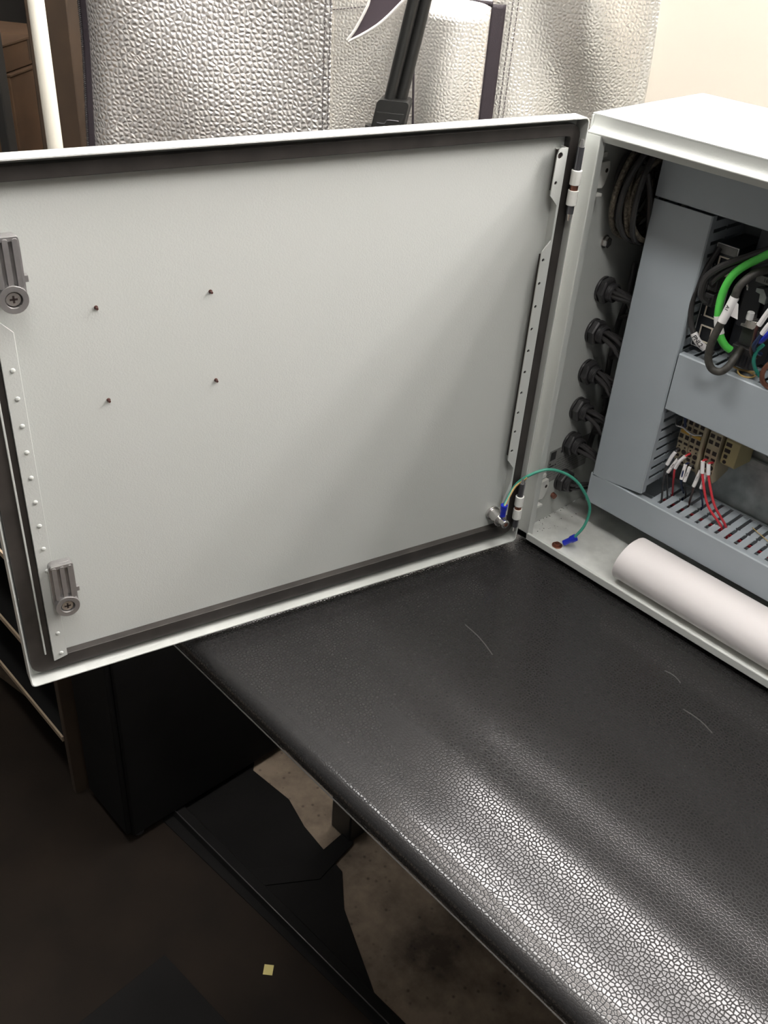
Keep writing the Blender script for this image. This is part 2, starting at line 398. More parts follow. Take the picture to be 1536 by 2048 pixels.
# front frame: rain channel along the top, lips on the other three sides
path = [(0.0072, 0.5995), (0.0079, 0.5945), (0.0076, 0.5895), (0.0062, 0.5855), (0.0040, 0.5835), (0.0015, 0.5822), (0.0003, 0.5814), (0.0, 0.5806), (0.0006, 0.5796), (0.0062, 0.5722)]
back_ = [(0.0076, 0.5730), (0.0034, 0.5790), (0.0046, 0.5808), (0.0075, 0.5838), (0.0092, 0.5885), (0.0096, 0.5945), (0.0092, 0.5985)]
build('top_rain_channel', MB().prism(path + back_, 0.0, EW, 'x'), 'paint', enc, sharp=60)
lip = [(0.0, 0.0185), (0.0, 0.0285), (0.001, 0.0298), (0.0032, 0.0298), (0.0042, 0.0285), (0.0042, 0.0235), (0.0085, 0.0205), (0.0085, 0.0175), (0.001, 0.0175)]
build('bottom_lip', MB().prism(lip, 0.0, EW, 'x'), 'paint', enc, bevel=0.0004)
def side_lip(x0, s):
    p = [(x0, 0.0), (x0 + s * 0.0178, 0.0), (x0 + s * 0.0186, 0.001), (x0 + s * 0.0186, 0.012), (x0 + s * 0.0168, 0.012), (x0 + s * 0.0168, 0.002), (x0 + s * 0.0018, 0.002), (x0 + s * 0.0018, 0.0085), (x0 - s * 0.0022, 0.0085), (x0 - s * 0.0022, 0.0066), (x0, 0.006)]
    return MB().prism(p, 0.0182, 0.5790, 'z')
build('side_lip', side_lip(0.0, 1), 'paint', enc, bevel=0.0005)
build('side_lip', side_lip(EW, -1), 'paint', enc, bevel=0.0005)
for x in (0.03, EW - 0.03):
    for y in (0.05, 0.2):
        build('foot', MB().lathe([(0.010, 0), (0.010, EB - MZ)], 16, Matrix.Translation((x, y, MZ))), 'black', enc)
build('mounting_plate', MB().box(0.02, EW - 0.02, 0.168, 0.1705, 0.045, 0.575), 'galv', enc)
# bolt through the side wall
mb = MB(); mb.lathe([(0.0085, 0), (0.0085, 0.0012)], 20, Matrix.Translation((0.0, 0.0772, 0.4395)) @ Matrix.Rotation(R(90), 4, 'Y'))
mb.lathe([(0.0066, 0.0012), (0.0072, 0.002), (0.0072, 0.0062), (0.006, 0.0070)], 6, Matrix.Translation((0.0, 0.0772, 0.4395)) @ Matrix.Rotation(R(90), 4, 'Y'))
b_ = build('hex_bolt', mb, 'steel', enc); b_['label'] = 'shiny hex bolt head'
# white brackets that hold the hinges inside the side wall
def bracket(zc):
    mb = MB(); mb.prism([(0.012, zc - 0.013), (0.040, zc - 0.017), (0.044, zc - 0.013), (0.050, zc + 0.004), (0.047, zc + 0.015), (0.012, zc + 0.015)], 0.0, 0.006, 'x')
    mb.prism([(0.012, zc - 0.022), (0.034, zc - 0.024), (0.034, zc - 0.020), (0.012, zc - 0.018)], 0.0, 0.012, 'x')
    mb.prism([(0.012, zc + 0.019), (0.042, zc + 0.019), (0.042, zc + 0.025), (0.012, zc + 0.025)], 0.0, 0.004, 'x')
    o = build('hinge_bracket', mb, 'knuckle', enc, bevel=0.0008)
    build('bracket_hole', MB().cyl((0.0055, 0.043, zc + 0.004), (0.0063, 0.043, zc + 0.004), 0.0026, 12), 'hole_shade', o)
bracket(0.529); bracket(0.083)
# hinges: dark pins in white knuckles
def hinge(zb, zt, k0, k1, k2, k3):
    h = build('hinge', MB().cyl((0.0099, -0.0220, zb + 0.008), (0.0099, -0.0220, zt - 0.008), 0.0042, 14), 'pin', enc)
    for a, b in ((k0, k1), (k2, k3)):
        build('hinge_knuckle', MB().cyl((0.0099, -0.0220, a), (0.0099, -0.0220, b), 0.0062, 14), 'knuckle', h, bevel=0.0005)
    build('hinge_collar', MB().cyl((0.0099, -0.0220, k1), (0.0099, -0.0220, k2), 0.0048, 14), 'copper', h)
    for a, s in ((zb, 1), (zt, -1)):
        build('pin_tip', MB().cyl((0.0099, -0.0220, a), (0.0099, -0.0220, a + s * 0.0085), 0.0022, 12, 0.0034), 'steel', h)
hinge(0.486, 0.577, 0.504, 0.521, 0.527, 0.5435)
hinge(0.039, 0.128, 0.061, 0.0775, 0.083, 0.0985)
# rating sticker on the side wall
lb = build('rating_sticker', MB().box(0.0001, 0.0005, 0.046, 0.142, 0.086, 0.1405), 'greylabel', enc)
mb = MB().box(0.0005, 0.0007, 0.049, 0.061, 0.124, 0.138)
mb.box(0.0005, 0.0007, 0.048, 0.060, 0.1125, 0.1148).box(0.0005, 0.0007, 0.049, 0.052, 0.117, 0.1195).box(0.0005, 0.0007, 0.072, 0.078, 0.130, 0.134)
mb.box(0.0005, 0.0007, 0.0625, 0.0645, 0.1125, 0.115)
for k in range(7):
    z = 0.121 - k * 0.0042
    y = 0.0655 if k < 2 else 0.049
    while y < 0.138:
        L = random.uniform(0.006, 0.02); mb.box(0.0005, 0.0006, y, min(y + L, 0.139), z - 0.00025, z + 0.00025); y += L + 0.003
build('printing', mb, 'ink', lb)
# dirt specks where the floor meets the side wall
mb = MB()
for k in range(46):
    x = abs(random.gauss(0.004, 0.018)) + 0.001; y = random.uniform(0.025, 0.115); r_ = random.uniform(0.0003, 0.0010)
    if k < 14: x = random.uniform(0.0005, 0.0022)
    mb.lathe([(r_, 0), (r_ * 0.6, r_ * 0.5)], 6, Matrix.Translation((x, y, 0.0199)))
sp = build('grit', mb, 'black', enc); sp['kind'] = 'stuff'
# scrap of rust coloured stub near the lowest gland
build('stub', MB().cyl((0.0, 0.072, 0.058), (0.006, 0.071, 0.057), 0.0042, 12), 'copper', enc)

# ------------------------------------------------------------------ door
TH = 0.233166
dd = Vector((-math.sin(TH), -math.cos(TH), 0)); nn = Vector((math.cos(TH), -math.sin(TH), 0)); kk = Vector((0, 0, 1))
hh = Vector((-0.008, -0.008, 0))
DM = Matrix.Translation(hh) @ Matrix((dd, nn, kk)).transposed().to_4x4()      # (u, off, z) -> world
def DP(off):                                                                    # plate frame: local (u, z, -off)
    return Matrix.Translation(hh + off * nn) @ Matrix((dd, kk, -nn)).transposed().to_4x4()
U0, U1, Z0, Z1 = 0.0035, 0.682, 0.0195, 0.5998
mb = MB(); mb.plate(rrect(U0, U1, Z0, Z1, 0.006), [], 0.0014, DP(0.0007))
mb.plate(rrect(U0, U1, Z0, Z1, 0.006), [rrect(U0 + 0.0016, U1 - 0.0016, Z0 + 0.0016, Z1 - 0.0016, 0.0046)], 0.0208, DP(0.0105))
door = build('door', mb, 'paint', enc, bevel=0.0005)
door['label'] = 'swung open door with its inner face showing'
mb = MB(); mb.plate(rrect(0.0055, 0.6775, 0.0295, 0.5915, 0.014), [rrect(0.0185, 0.6530, 0.0465, 0.5785, 0.004)], 0.0098, DP(0.0063))  # widened on the latch side: dark strip there stands in for shade
g_ = build('gasket', mb, 'gasket', door, bevel=0.0025, seg=3); g_['label'] = 'dark foam gasket with a shade strip by the latch rail'
build('gasket_lip', MB(DM).box(0.6592, 0.6612, 0.0100, 0.0135, 0.056, 0.570), 'paint', door, bevel=0.0004)
# perforated rail beside the hinges
zz = [0.5592, 0.5290, 0.4388, 0.4096, 0.3802, 0.3505, 0.3210, 0.2915, 0.2618, 0.2325, 0.2040, 0.1743]
out = [(0.0222, 0.5672), (0.0222, 0.0660), (0.0355, 0.0660), (0.0355, 0.0800), (0.0340, 0.0895), (0.0250, 0.1245), (0.0250, 0.1455), (0.0365, 0.1605), (0.0362, 0.4490), (0.0250, 0.4620), (0.0255, 0.5030), (0.0370, 0.5150), (0.0362, 0.5600), (0.0345, 0.5650), (0.0315, 0.5672)]
holes = [circ(0.0320, zz[0], 0.0036)] + [circ(0.0322, z, 0.0021, 10) for z in zz[1:]]
mb = MB(); mb.plate(out, holes, 0.0014, DP(0.0140))
mb.add(MB(DM).box(0.0222, 0.0236, 0.0014, 0.0140, 0.066, 0.567).v, MB().box(0, 1, 0, 1, 0, 1).f)
build('perforated_rail', mb, 'paint', door)
for z0_, z1_ in ((0.166, 0.445), (0.520, 0.565)):
    build('rail_hole_shade', MB(DM).box(0.0285, 0.0352, 0.0090, 0.0130, z0_, z1_), 'hole_shade', door)  # dark bars behind the rail holes stand in for the shade inside
for z in (0.563, 0.072): build('rail_tab', MB(DM).box(0.0236, 0.030, 0.0014, 0.0080, z - 0.001, z + 0.001), 'paint', door)
# dimpled rail beside the latches
out = [(0.6370, 0.048), (0.6525, 0.044), (0.6525, 0.568), (0.6500, 0.568), (0.6500, 0.460), (0.6370, 0.446)]
mb = MB(); mb.plate(out, [], 0.0014, DP(0.0140))
mb.add(MB(DM).box(0.6511, 0.6525, 0.0014, 0.0140, 0.05, 0.568).v, MB().box(0, 1, 0, 1, 0, 1).f)
build('dimpled_rail', mb, 'paint', door, bevel=0.0003, seg=1)
dim = None
for z in [0.4088 - 0.0296 * k for k in range(9)] + [0.083, 0.0535]:
    if dim is None:
        mb = MB(); mb.lathe([(0.0026, 0.0), (0.0022, 0.0007), (0.0012, 0.0012), (0.0004, 0.0013)], 10, DM @ Matrix.Translation((0.6436, 0.0147, z)) @ Matrix.Rotation(R(-90), 4, 'X'))
        dim = build('dimple', mb, 'paint', door); z_d = z
    else: copy_to(dim, (0, 0, z - z_d))
# quarter turn latches
def latch(u, z):
    T = Matrix.Translation(hh + u * dd + z * kk) @ Matrix((dd, kk, -nn)).transposed().to_4x4()   # local x=u, y=z, z=-off
    mb = MB(T)
    def P(outline, holes, o0, o1): mb.plate(outline, holes, o1 - o0, Matrix.Translation((0, 0, -(o0 + o1) / 2)))
    lever = [(0.0130 * math.cos(R(a)), 0.0130 * math.sin(R(a))) for a in range(180, 361, 20)] + [(0.0128, 0.050), (0.0115, 0.0535), (0.0080, 0.0555), (-0.0080, 0.0555), (-0.0115, 0.0535), (-0.0128, 0.050)]
    P(lever, [], 0.0200, 0.0265)
    for x in (-0.0082, 0.0, 0.0082):
        P(rrect(x - 0.0024, x + 0.0024, 0.010, 0.0535, 0.0018, 3), [], 0.0260, 0.0320)
    P(rrect(-0.0115, 0.0115, 0.051, 0.0552, 0.0018, 3), [], 0.0260, 0.0315)
    P(circ(0, 0, 0.0128, 24), [circ(0, 0, 0.0076, 18)], 0.0260, 0.0335)
    mb.box(-0.0160, -0.0128, 0.012, 0.018, -0.026, -0.020)
    mb.lathe([(0.0092, 0), (0.0092, 0.020)], 18, Matrix.Translation((0, 0, -0.0205)))
    mb.lathe([(0.0115, 0), (0.0115, 0.004)], 6, Matrix.Translation((0, 0, -0.0055)))
    o = build('latch', mb, 'zinc', door, bevel=0.0007); o['label'] = 'ribbed zinc cam latch'
    s_ = MB(T); s_.lathe([(0.0072, 0.0), (0.0072, 0.003), (0.0060, 0.0045)], 18, Matrix.Translation((0, 0, -0.0300)) @ Matrix.Rotation(R(180), 4, 'X') @ Matrix.Translation((0, 0, -0.003)))
    build('latch_screw', s_, 'steel', door)
    c_ = MB(T); c_.box(-0.0034, 0.0034, -0.0009, 0.0009, -0.0318, -0.0313).box(-0.0009, 0.0009, -0.0034, 0.0034, -0.0318, -0.0313)
    build('screw_slot', c_, 'hole_shade', door)
    build('latch_seat', MB(T).box(-0.014, 0.014, -0.0165, 0.014, -0.0030, -0.0014), 'steel', door, bevel=0.0004)
latch(0.6350, 0.4840); latch(0.6310, 0.1320)
# small threaded pins on the inner face
pin = None
for u, z in ((0.5578, 0.4531), (0.4431, 0.4529), (0.5557, 0.3536), (0.4410, 0.3537)):
    T = DM @ Matrix.Translation((u, 0.0013, z)) @ Matrix.Rotation(R(-90), 4, 'X')
    mb = MB(T); mb.lathe([(0.0021, 0), (0.0019, 0.0012), (0.0013, 0.0012), (0.0013, 0.0045)], 10)
    build('threaded_pin', mb, 'brown', door)
# earthing stud at the lower hinge corner
T = DM @ Matrix.Translation((0.0395, 0.0012, 0.0680)) @ Matrix.Rotation(R(-90), 4, 'X')
mb = MB(T); mb.lathe([(0.0105, 0), (0.0105, 0.004), (0.0085, 0.0042), (0.0085, 0.020), (0.0100, 0.0202), (0.0100, 0.0222), (0.0062, 0.0224), (0.0062, 0.034), (0.0050, 0.035)], 18)
o = build('earthing_stud', mb, 'steel', door, bevel=0.0004); o['label'] = 'shiny earthing bolt'
mb = MB(T); mb.lathe([(0.0029, 0.0349), (0.0029, 0.0353)], 6); build('stud_socket', mb, 'copper', door)

# ------------------------------------------------------------------ earth wire between door and floor
S = hh + 0.0395 * dd + 0.026 * nn + 0.068 * kk
ew = thing('earth_wire', (0.04, 0.0, 0.021), 'green earth wire with blue crimps looping from door to enclosure floor', 'wire')
pts = [S + Vector((0, 0, 0.026)), Vector((0.0035, -0.030, 0.114)), Vector((0.0130, -0.018, 0.1310)), Vector((0.0270, 0.002, 0.1415)), Vector((0.0420, 0.020, 0.1385)), Vector((0.0590, 0.034, 0.1270)), Vector((0.0730, 0.044, 0.1060)), Vector((0.0800, 0.050, 0.0840)), Vector((0.0800, 0.045, 0.0580)), Vector((0.0745, 0.033, 0.0385))]
build('insulation', MB().tube(pts, 0.0021, 10, 8), 'earth', ew)
build('yellow_stripe', MB().tube([p + Vector((0.0009, -0.0009, -0.0006)) for p in pts[:3]], 0.0017, 8, 8), 'rubber', ew)
def crimp(a, b, r0, r1):
    a = Vector(a); b = Vector(b); d = b - a
    T = Matrix.Translation(a) @ d.to_track_quat('Z', 'Y').to_matrix().to_4x4()
    L = d.length
    return MB().lathe([(r0, 0), (r0, L * 0.55), (r1, L * 0.65), (r1, L)], 14, T)
build('crimp_sleeve', crimp(S + Vector((0.0, 0, 0.009)), S + Vector((0, 0, 0.027)), 0.0040, 0.0050), 'blue', ew)
build('ring_lug', MB().plate(circ(0, 0, 0.0072, 18) , [circ(0, 0, 0.0040, 12)], 0.001, DP(0.0236) @ Matrix.Translation((0.0395, 0.068, 0))), 'steel', ew)
build('crimp_sleeve', crimp((0.0640, 0.0275, 0.0262), (0.0765, 0.0350, 0.0400), 0.0042, 0.0054), 'blue', ew)
mb = MB().lathe([(0.0075, 0), (0.0075, 0.002), (0.0040, 0.002), (0.0040, 0.005)], 14, Matrix.Translation((0.0575, 0.0215, 0.020)))
build('ring_lug', mb, 'copper', ew)

# ================================================================== wiring ducts
YC = 0.080; YB = 0.1675
def notched(w, L):
    """finger outline: x across, y from base to tip, with the break notch half way"""
    h = w / 2
    return [(-h, 0), (h, 0), (h, L * 0.46), (h - 0.0009, L * 0.47), (h - 0.0009, L * 0.49), (h + 0.0011, L * 0.51), (h + 0.0011, L * 0.53), (h, L * 0.55), (h, L), (-h, L),
            (-h, L * 0.55), (-h - 0.0011, L * 0.53), (-h - 0.0011, L * 0.51), (-h + 0.0009, L * 0.49), (-h + 0.0009, L * 0.47), (-h, L * 0.46)]
PITCH = 0.01465; FW = 0.0099; FL = YB - 0.002 - (YC + 0.003)
def fingers(duct, pos, T0, step):
    """one finger per pitch; T0 places the first finger's base, step moves to the next"""
    f0 = None
    for k in range(pos):
        if f0 is None:
            mb = MB(T0); mb.plate(notched(FW, FL), [], 0.0016); f0 = build('slot_finger', mb, 'duct', duct, bevel=0.0003, seg=1)
        else: copy_to(f0, Vector(step) * k)
def h_duct(x0, x1, z0, z1, label, top_from, top_n, below=False):
    d = thing('wiring_duct', ((x0 + x1) / 2, YB, z0), label, 'wiring duct', 'grey slotted ducts in the enclosure')
    mb = MB().box(x0, x1, YB - 0.002, YB, z0 + 0.002, z1 - 0.002).box(x0, x1, YB - 0.012, YB - 0.002, z0 + 0.001, z0 + 0.003).box(x0, x1, YB - 0.006, YB - 0.002, z1 - 0.003, z1 - 0.001)
    build('duct_base', mb, 'duct', d)
    # lower wall stays plain: nothing of it shows
    build('lower_wall', MB().box(x0, x1, YC + 0.002, YB - 0.0125, z0 + 0.001, z0 + 0.0028), 'duct', d)
    pf = [(YC + 0.010, z0), (YC + 0.0015, z0), (YC, z0 + 0.0015), (YC, z1 - 0.0015), (YC + 0.0015, z1), (YC + 0.010, z1), (YC + 0.011, z1 - 0.0004), (YC + 0.010, z1 - 0.0014), (YC + 0.0026, z1 - 0.0014), (YC + 0.0018, z1 - 0.003), (YC + 0.0018, z0 + 0.003), (YC + 0.0026, z0 + 0.0014), (YC + 0.010, z0 + 0.0014)]
    build('duct_cover', MB().prism(pf, x0, x1, 'x'), 'duct', d, bevel=0.0003, seg=1)
    # fingers of the upper wall: lie flat in the plane z1, base at the back
    if top_n:
        T0 = Matrix.Translation((top_from, YB - 0.002, z1 - 0.0024)) @ Matrix.Rotation(R(180), 4, 'Z')
        fingers(d, top_n, T0, (PITCH, 0, 0))
    return d
bottom_duct = h_duct(0.0515, 0.62, 0.0722, 0.1208, 'grey slotted wiring duct along the enclosure bottom', 0.1492, 30)
middle_duct = h_duct(0.1365, 0.62, 0.2595, 0.3380, 'grey slotted wiring duct across the middle, below the network switch', 0.1440, 30)
top_duct = h_duct(0.0545, 0.62, 0.5100, 0.5660, 'shaded grey wiring duct under the enclosure roof', 0.0, 0)
# vertical duct
VX0, VX1, VZ0, VZ1 = 0.0535, 0.1345, 0.1170, 0.5075
d = thing('wiring_duct', ((VX0 + VX1) / 2, YB, VZ0), 'wide upright grey wiring duct beside the cable glands', 'wiring duct', 'grey slotted ducts in the enclosure')
build('duct_base', MB().box(VX0 + 0.002, VX1 - 0.002, YB - 0.002, YB, VZ0 + 0.006, VZ1), 'duct', d)
pf = [(VX0, YC + 0.010), (VX0, YC + 0.0015), (VX0 + 0.0015, YC), (VX1 - 0.0015, YC), (VX1, YC + 0.0015), (VX1, YC + 0.010), (VX1 - 0.0014, YC + 0.010), (VX1 - 0.0014, YC + 0.003), (VX1 - 0.003, YC + 0.0018), (VX0 + 0.003, YC + 0.0018), (VX0 + 0.0014, YC + 0.003), (VX0 + 0.0014, YC + 0.010)]
mb = MB(); n = len(pf)
mb.v = []; mb.f = []
sl = lambda x: VZ0 + (x - VX0) * 0.125       # the cover was cut off askew
mb.add([(x, y, sl(x)) for x, y in pf] + [(x, y, VZ1) for x, y in pf], [(i, (i + 1) % n, n + (i + 1) % n, n + i) for i in range(n)] + [tuple(range(n))[::-1], tuple(range(n, 2 * n))])
build('duct_cover', mb, 'duct', d, bevel=0.0003, seg=1)
T0 = Matrix.Translation((VX1 - 0.0024, YB - 0.002, 0.1395)) @ Matrix((Vector((0, 0, 1)), Vector((0, -1, 0)), Vector((1, 0, 0)))).transposed().to_4x4()
fingers(d, 25, T0, (0, 0, 0.0148))
T0 = Matrix.Translation((VX0 + 0.0024, YB - 0.002, 0.1395)) @ Matrix((Vector((0, 0, 1)), Vector((0, -1, 0)), Vector((1, 0, 0)))).transposed().to_4x4()
fingers(d, 25, T0, (0, 0, 0.0148))
# loose conductors lying inside the bottom duct, seen through its slots
for k, (m_, nm, y) in enumerate((('red', 'red wire', 0.108), ('brown', 'brown wire', 0.121), ('red', 'darker red wire', 0.135), ('black', 'black wire', 0.149), ('brown', 'thin brown wire', 0.128))):
    z = 0.088 + 0.004 * (k % 3)
    p = [(0.14 + 0.06 * i, y + random.uniform(-0.004, 0.004), z + random.uniform(-0.003, 0.003)) for i in range(8)]
    o = build('duct_wire', MB().tube(p, 0.0022, 8, 4), m_, None)
    tag(o, ['red wire glimpsed through the front of the bottom duct slots', 'brown wire lying mid way inside the bottom duct', 'red wire lying towards the back inside the bottom duct', 'black wire at the very back inside the bottom duct', 'thin brown wire between the two red ones in the bottom duct'][k], 'wire', 'wires lying in the bottom duct')

# ================================================================== cable glands and their cables
ordn = ['topmost', 'second', 'third', 'fourth', 'fifth', 'lowest']
GL = [(0.0935, 0.3735), (0.0905, 0.3155), (0.0935, 0.2550), (0.0905, 0.1975), (0.0890, 0.1425), (0.0870, 0.0795)]
RX = Matrix.Rotation(R(90), 4, 'Y')
for i, (gy, gz) in enumerate(GL):
    lab = ('topmost' if i == 0 else 'lowest' if i == 5 else ordn[i] + ' from top') + ' black cable gland on the side wall'
    if i == 5: lab = 'lowest black cable gland, by the rating sticker and earth wire'
    g = thing('cable_gland', (0.0, gy, gz), lab, 'cable gland', 'cable glands on the side wall')
    T = Matrix.Translation((0.0003, gy, gz)) @ RX
    ang = random.uniform(0, 60)
    build('flange', MB(T).lathe([(0.0172, 0), (0.0172, 0.0022), (0.0166, 0.0030)], 28), 'black', g)
    build('locknut', MB(T @ Matrix.Rotation(R(ang), 4, 'Z')).lathe([(0.0166, 0.0030), (0.0180, 0.0042), (0.0180, 0.0105), (0.0160, 0.0125)], 6), 'black', g, bevel=0.0005)
    pr = []
    for k in range(5): pr += [(0.0116, 0.0126 + 0.0018 * k), (0.0124, 0.0135 + 0.0018 * k)]
    pr += [(0.0116, 0.0215), (0.0100, 0.0220), (0.0100, 0.0200)]
    build('threaded_neck', MB(T).lathe(pr, 24), 'black', g)
    nc = (6, 4, 5, 4, 4, 3)[i]
    for k in range(nc):
        a = 2 * math.pi * k / nc + 0.5; rr = 0.0058
        y0 = gy + rr * math.cos(a); z0 = gz + rr * math.sin(a)
        drop = random.choice((-0.002, -0.006, -0.014, -0.020)) if i < 5 else -0.004
        ye = max(0.0915, y0 + random.uniform(0.004, 0.012))
        zc = gz + drop + rr * math.sin(a)
        zs_ = 0.1395 + 0.0148 * (round((zc - 0.1395) / 0.0148 - 0.5) + 0.5)
        if i < 5: zc = zs_ + random.uniform(-0.0003, 0.0003)
        p = [(0.012, y0, z0), (0.024, y0, z0), (0.038, (y0 + ye) / 2, z0 * 0.6 + zc * 0.4), (0.050, ye, zc), (0.068, ye + 0.006, zc)]
        if i == 5: p = [(0.012, y0, z0), (0.024, y0, z0), (0.036, y0 + 0.016 + 0.004 * k, z0), (0.050, 0.122 + 0.006 * k, z0 + 0.003), (0.070, 0.175 + 0.004 * k, z0 + 0.005)]
        o = build('gland_cable', MB().tube(p, 0.0021 if i == 5 else 0.0031, 8, 6), 'cable', None)
        tag(o, 'thin black cable leaving the ' + ('topmost' if i == 0 else 'lowest' if i == 5 else ordn[i] + ' from top') + ' cable gland', 'cable', 'cables of the ' + ordn[i] + ' gland')
# added black cables standing in for the shade behind the glands
for k, (x, y, lab) in enumerate(((0.016, 0.128, 'added black cable for shade on the side wall behind the glands, nearest the wall'), (0.030, 0.134, 'added black cable for shade behind the glands, nearest the upright duct'))):
    p = [(x + 0.006 * math.sin(q * 1.7 + k), y + 0.006 * math.cos(q * 2.3 + k), 0.405 - 0.042 * q) for q in range(8)]
    o = build('shade_cable', MB().tube(p, 0.0040, 10, 6), 'cable', None); tag(o, lab, 'cable', 'cables added for shade behind the glands')
for i, (gy, gz) in enumerate(GL[:4]):  # short cables added to darken the wall where shade falls under the glands
    p = [(0.020, gy + 0.026, gz - 0.040), (0.034, gy + 0.022, gz - 0.030), (0.050, gy + 0.014, gz - 0.016)]
    o = build('shade_cross_cable', MB().tube(p, 0.0030, 10, 6), 'cable', None)
    tag(o, 'short black cable added for shade below the ' + ('topmost' if i == 0 else ordn[i] + ' from top') + ' gland', 'cable', 'cables added for shade by the side wall')

# ================================================================== coil of cable in the upper corner
coil = thing('cable_coil', (0.02, 0.09, 0.43), 'coiled black and brown braided cable hung in the upper left corner', 'cable')
random.seed(21)
for k in range(11):
    sy = random.uniform(0.60, 1.0) * 0.046; sz = (0.62 + 0.4 * k / 10.0) * 0.060
    sy = (0.60 + 0.42 * k / 10.0) * 0.045
    cx = 0.0145 + 0.0034 * ((k * 4) % 11) ; cy = 0.0945 + random.uniform(-0.004, 0.004); cz = 0.5060 + random.uniform(-0.005, 0.004)
    tl = random.uniform(-0.15, 0.15); pts = []
    for q in range(14):
        a = 2 * math.pi * q / 14
        y = sy * math.cos(a); z = sz * math.sin(a)
        pts.append((cx + 0.004 * math.sin(a * 2 + k) + 0.1 * y, cy + y * math.cos(tl) - z * math.sin(tl) * 0.5, cz + z + y * math.sin(tl)))
    build('cable_turn', MB().tube(pts, 0.0036, 9, 4, True), 'braid' if k % 2 else 'cable', coil)
for a0 in (-70, 60):
    a = R(a0)
    pts = [(0.006 + 0.044 * (q % 2), 0.0945 + 0.045 * f_ * math.cos(a), 0.5060 + 0.062 * f_ * math.sin(a)) for q, f_ in ((0, 0.55), (1, 0.55), (1, 1.08), (0, 1.08))]
    build('cable_tie', MB().tube(pts, 0.0016, 6, 5, True), 'black', coil)
tail = [(0.044, 0.070, 0.535), (0.050, 0.076, 0.510), (0.052, 0.084, 0.478), (0.050, 0.098, 0.450), (0.046, 0.115, 0.447)]
build('cable_tail', MB().tube(tail, 0.0036, 9, 6), 'cable', coil)

# ================================================================== DIN rail, terminals
dr = thing('mounting_rail', (0.4, 0.16, 0.186), 'galvanised slotted mounting rail behind the terminal blocks', 'rail')
mb = MB(); mb.box(0.14, 0.62, 0.1605, 0.1615, 0.194, 0.203).box(0.14, 0.62, 0.1605, 0.1615, 0.2235, 0.2325).box(0.14, 0.62, 0.1615, 0.1675, 0.203, 0.2042).box(0.14, 0.62, 0.1615, 0.1675, 0.2223, 0.2235)
build('rail_flange', mb, 'galv', dr)
hl = [rrect(x, x + 0.018, 0.2105, 0.2165, 0.0029, 4) for x in [0.246 + 0.028 * k for k in range(13)]]
build('rail_web', MB().plate(rrect(0.14, 0.62, 0.2042, 0.2223, 0.0002, 1), hl, 0.001, Matrix.Translation((0, 0.1669, 0)) @ Matrix.Rotation(R(90), 4, 'X')), 'galv', dr)

def term(x0, x1, label, kind, zoff=0.0, cat='terminal block'):
    b = thing('terminal_block', ((x0 + x1) / 2, 0.14, 0.165 + zoff), label, cat, 'terminal blocks on the rail')
    z = zoff
    if kind == 'end': pf = [(0.160, 0.198), (0.118, 0.202), (0.1155, 0.205), (0.1155, 0.238), (0.122, 0.245), (0.160, 0.245)]
    else: pf = [(0.160, 0.176), (0.136, 0.168), (0.124, 0.1685), (0.1165, 0.181), (0.1150, 0.205), (0.1135, 0.212), (0.1135, 0.243), (0.118, 0.252), (0.160, 0.252)]
    pf = [(y, zz_ + z) for y, zz_ in pf]
    build('housing', MB().prism(pf, x0 + 0.0002, x1 - 0.0002, 'x'), 'tb2' if kind == 'end' else 'tb', b, bevel=0.0005)
    mb = MB()
    if kind == 'end':
        for zz_ in (0.2325, 0.2235): mb.box(x0 + 0.002, x1 - 0.011, 0.1150, 0.1160, zz_ - 0.0026, zz_ + 0.0026)
        mb.box(x0 + 0.003, x1 - 0.013, 0.1150, 0.1160, 0.2125, 0.2175)
        mb.lathe([(0.0026, 0), (0.0026, 0.001)], 12, Matrix.Translation((x0 + 0.006, 0.1150, 0.2072)) @ Matrix.Rotation(R(-90), 4, 'X'))
    else:
        cols = 2; wd = (x1 - x0) / cols
        for c in range(cols):
            xc = x0 + wd * (c + 0.5)
            for zz_, h, yy in ((0.2395, 0.0022, 0.1132), (0.2305, 0.0022, 0.1132), (0.2165, 0.0024, 0.1132), (0.2080, 0.0022, 0.1142)):
                mb.box(xc - wd * 0.33, xc + wd * 0.33, yy, yy + 0.0025, zz_ + z - h * 1.25, zz_ + z + h * 1.25)
            for zz_, r_, yy in ((0.2005, 0.0011, 0.1149), (0.1940, 0.0034, 0.1152)):
                mb.lathe([(r_, 0), (r_, 0.0025)], 12, Matrix.Translation((xc, yy - 0.0002, zz_ + z)) @ Matrix.Rotation(R(-90), 4, 'X'))
            mb.box(xc - wd * 0.31, xc + wd * 0.31, 0.1158, 0.120, 0.1842 + z, 0.1882 + z)
            mb.lathe([(0.0026, 0), (0.0026, 0.0030)], 12, Matrix.Translation((xc, 0.1185, 0.1765 + z)) @ Matrix.Rotation(R(-60), 4, 'X'))
    o = build('clamp_openings', mb, 'hole_shade', b); o['kind'] = 'stuff'
    return b
b1 = term(0.1482, 0.1650, 'leftmost beige terminal block with amber marker, beside the upright duct', 'two')
b2 = term(0.1652, 0.1820, 'beige terminal block with amber marker, second from the upright duct', 'two')
for b, x in ((b1, 0.1566), (b2, 0.1736)):
    o = build('amber_marker', MB().box(x - 0.0062, x + 0.0062, 0.1124, 0.1138, 0.2215, 0.2262), 'orange', b, bevel=0.0004); o['label'] = 'amber marker strip'
build_sep = thing('end_plate', (0.1845, 0.14, 0.165), 'tall beige separator plate between the two terminal groups', 'terminal block')
build('plate', MB().prism([(0.160, 0.168), (0.122, 0.166), (0.1140, 0.180), (0.1100, 0.212), (0.1100, 0.246), (0.116, 0.253), (0.160, 0.253)], 0.1823, 0.1862, 'x'), 'tb', build_sep, bevel=0.0005)
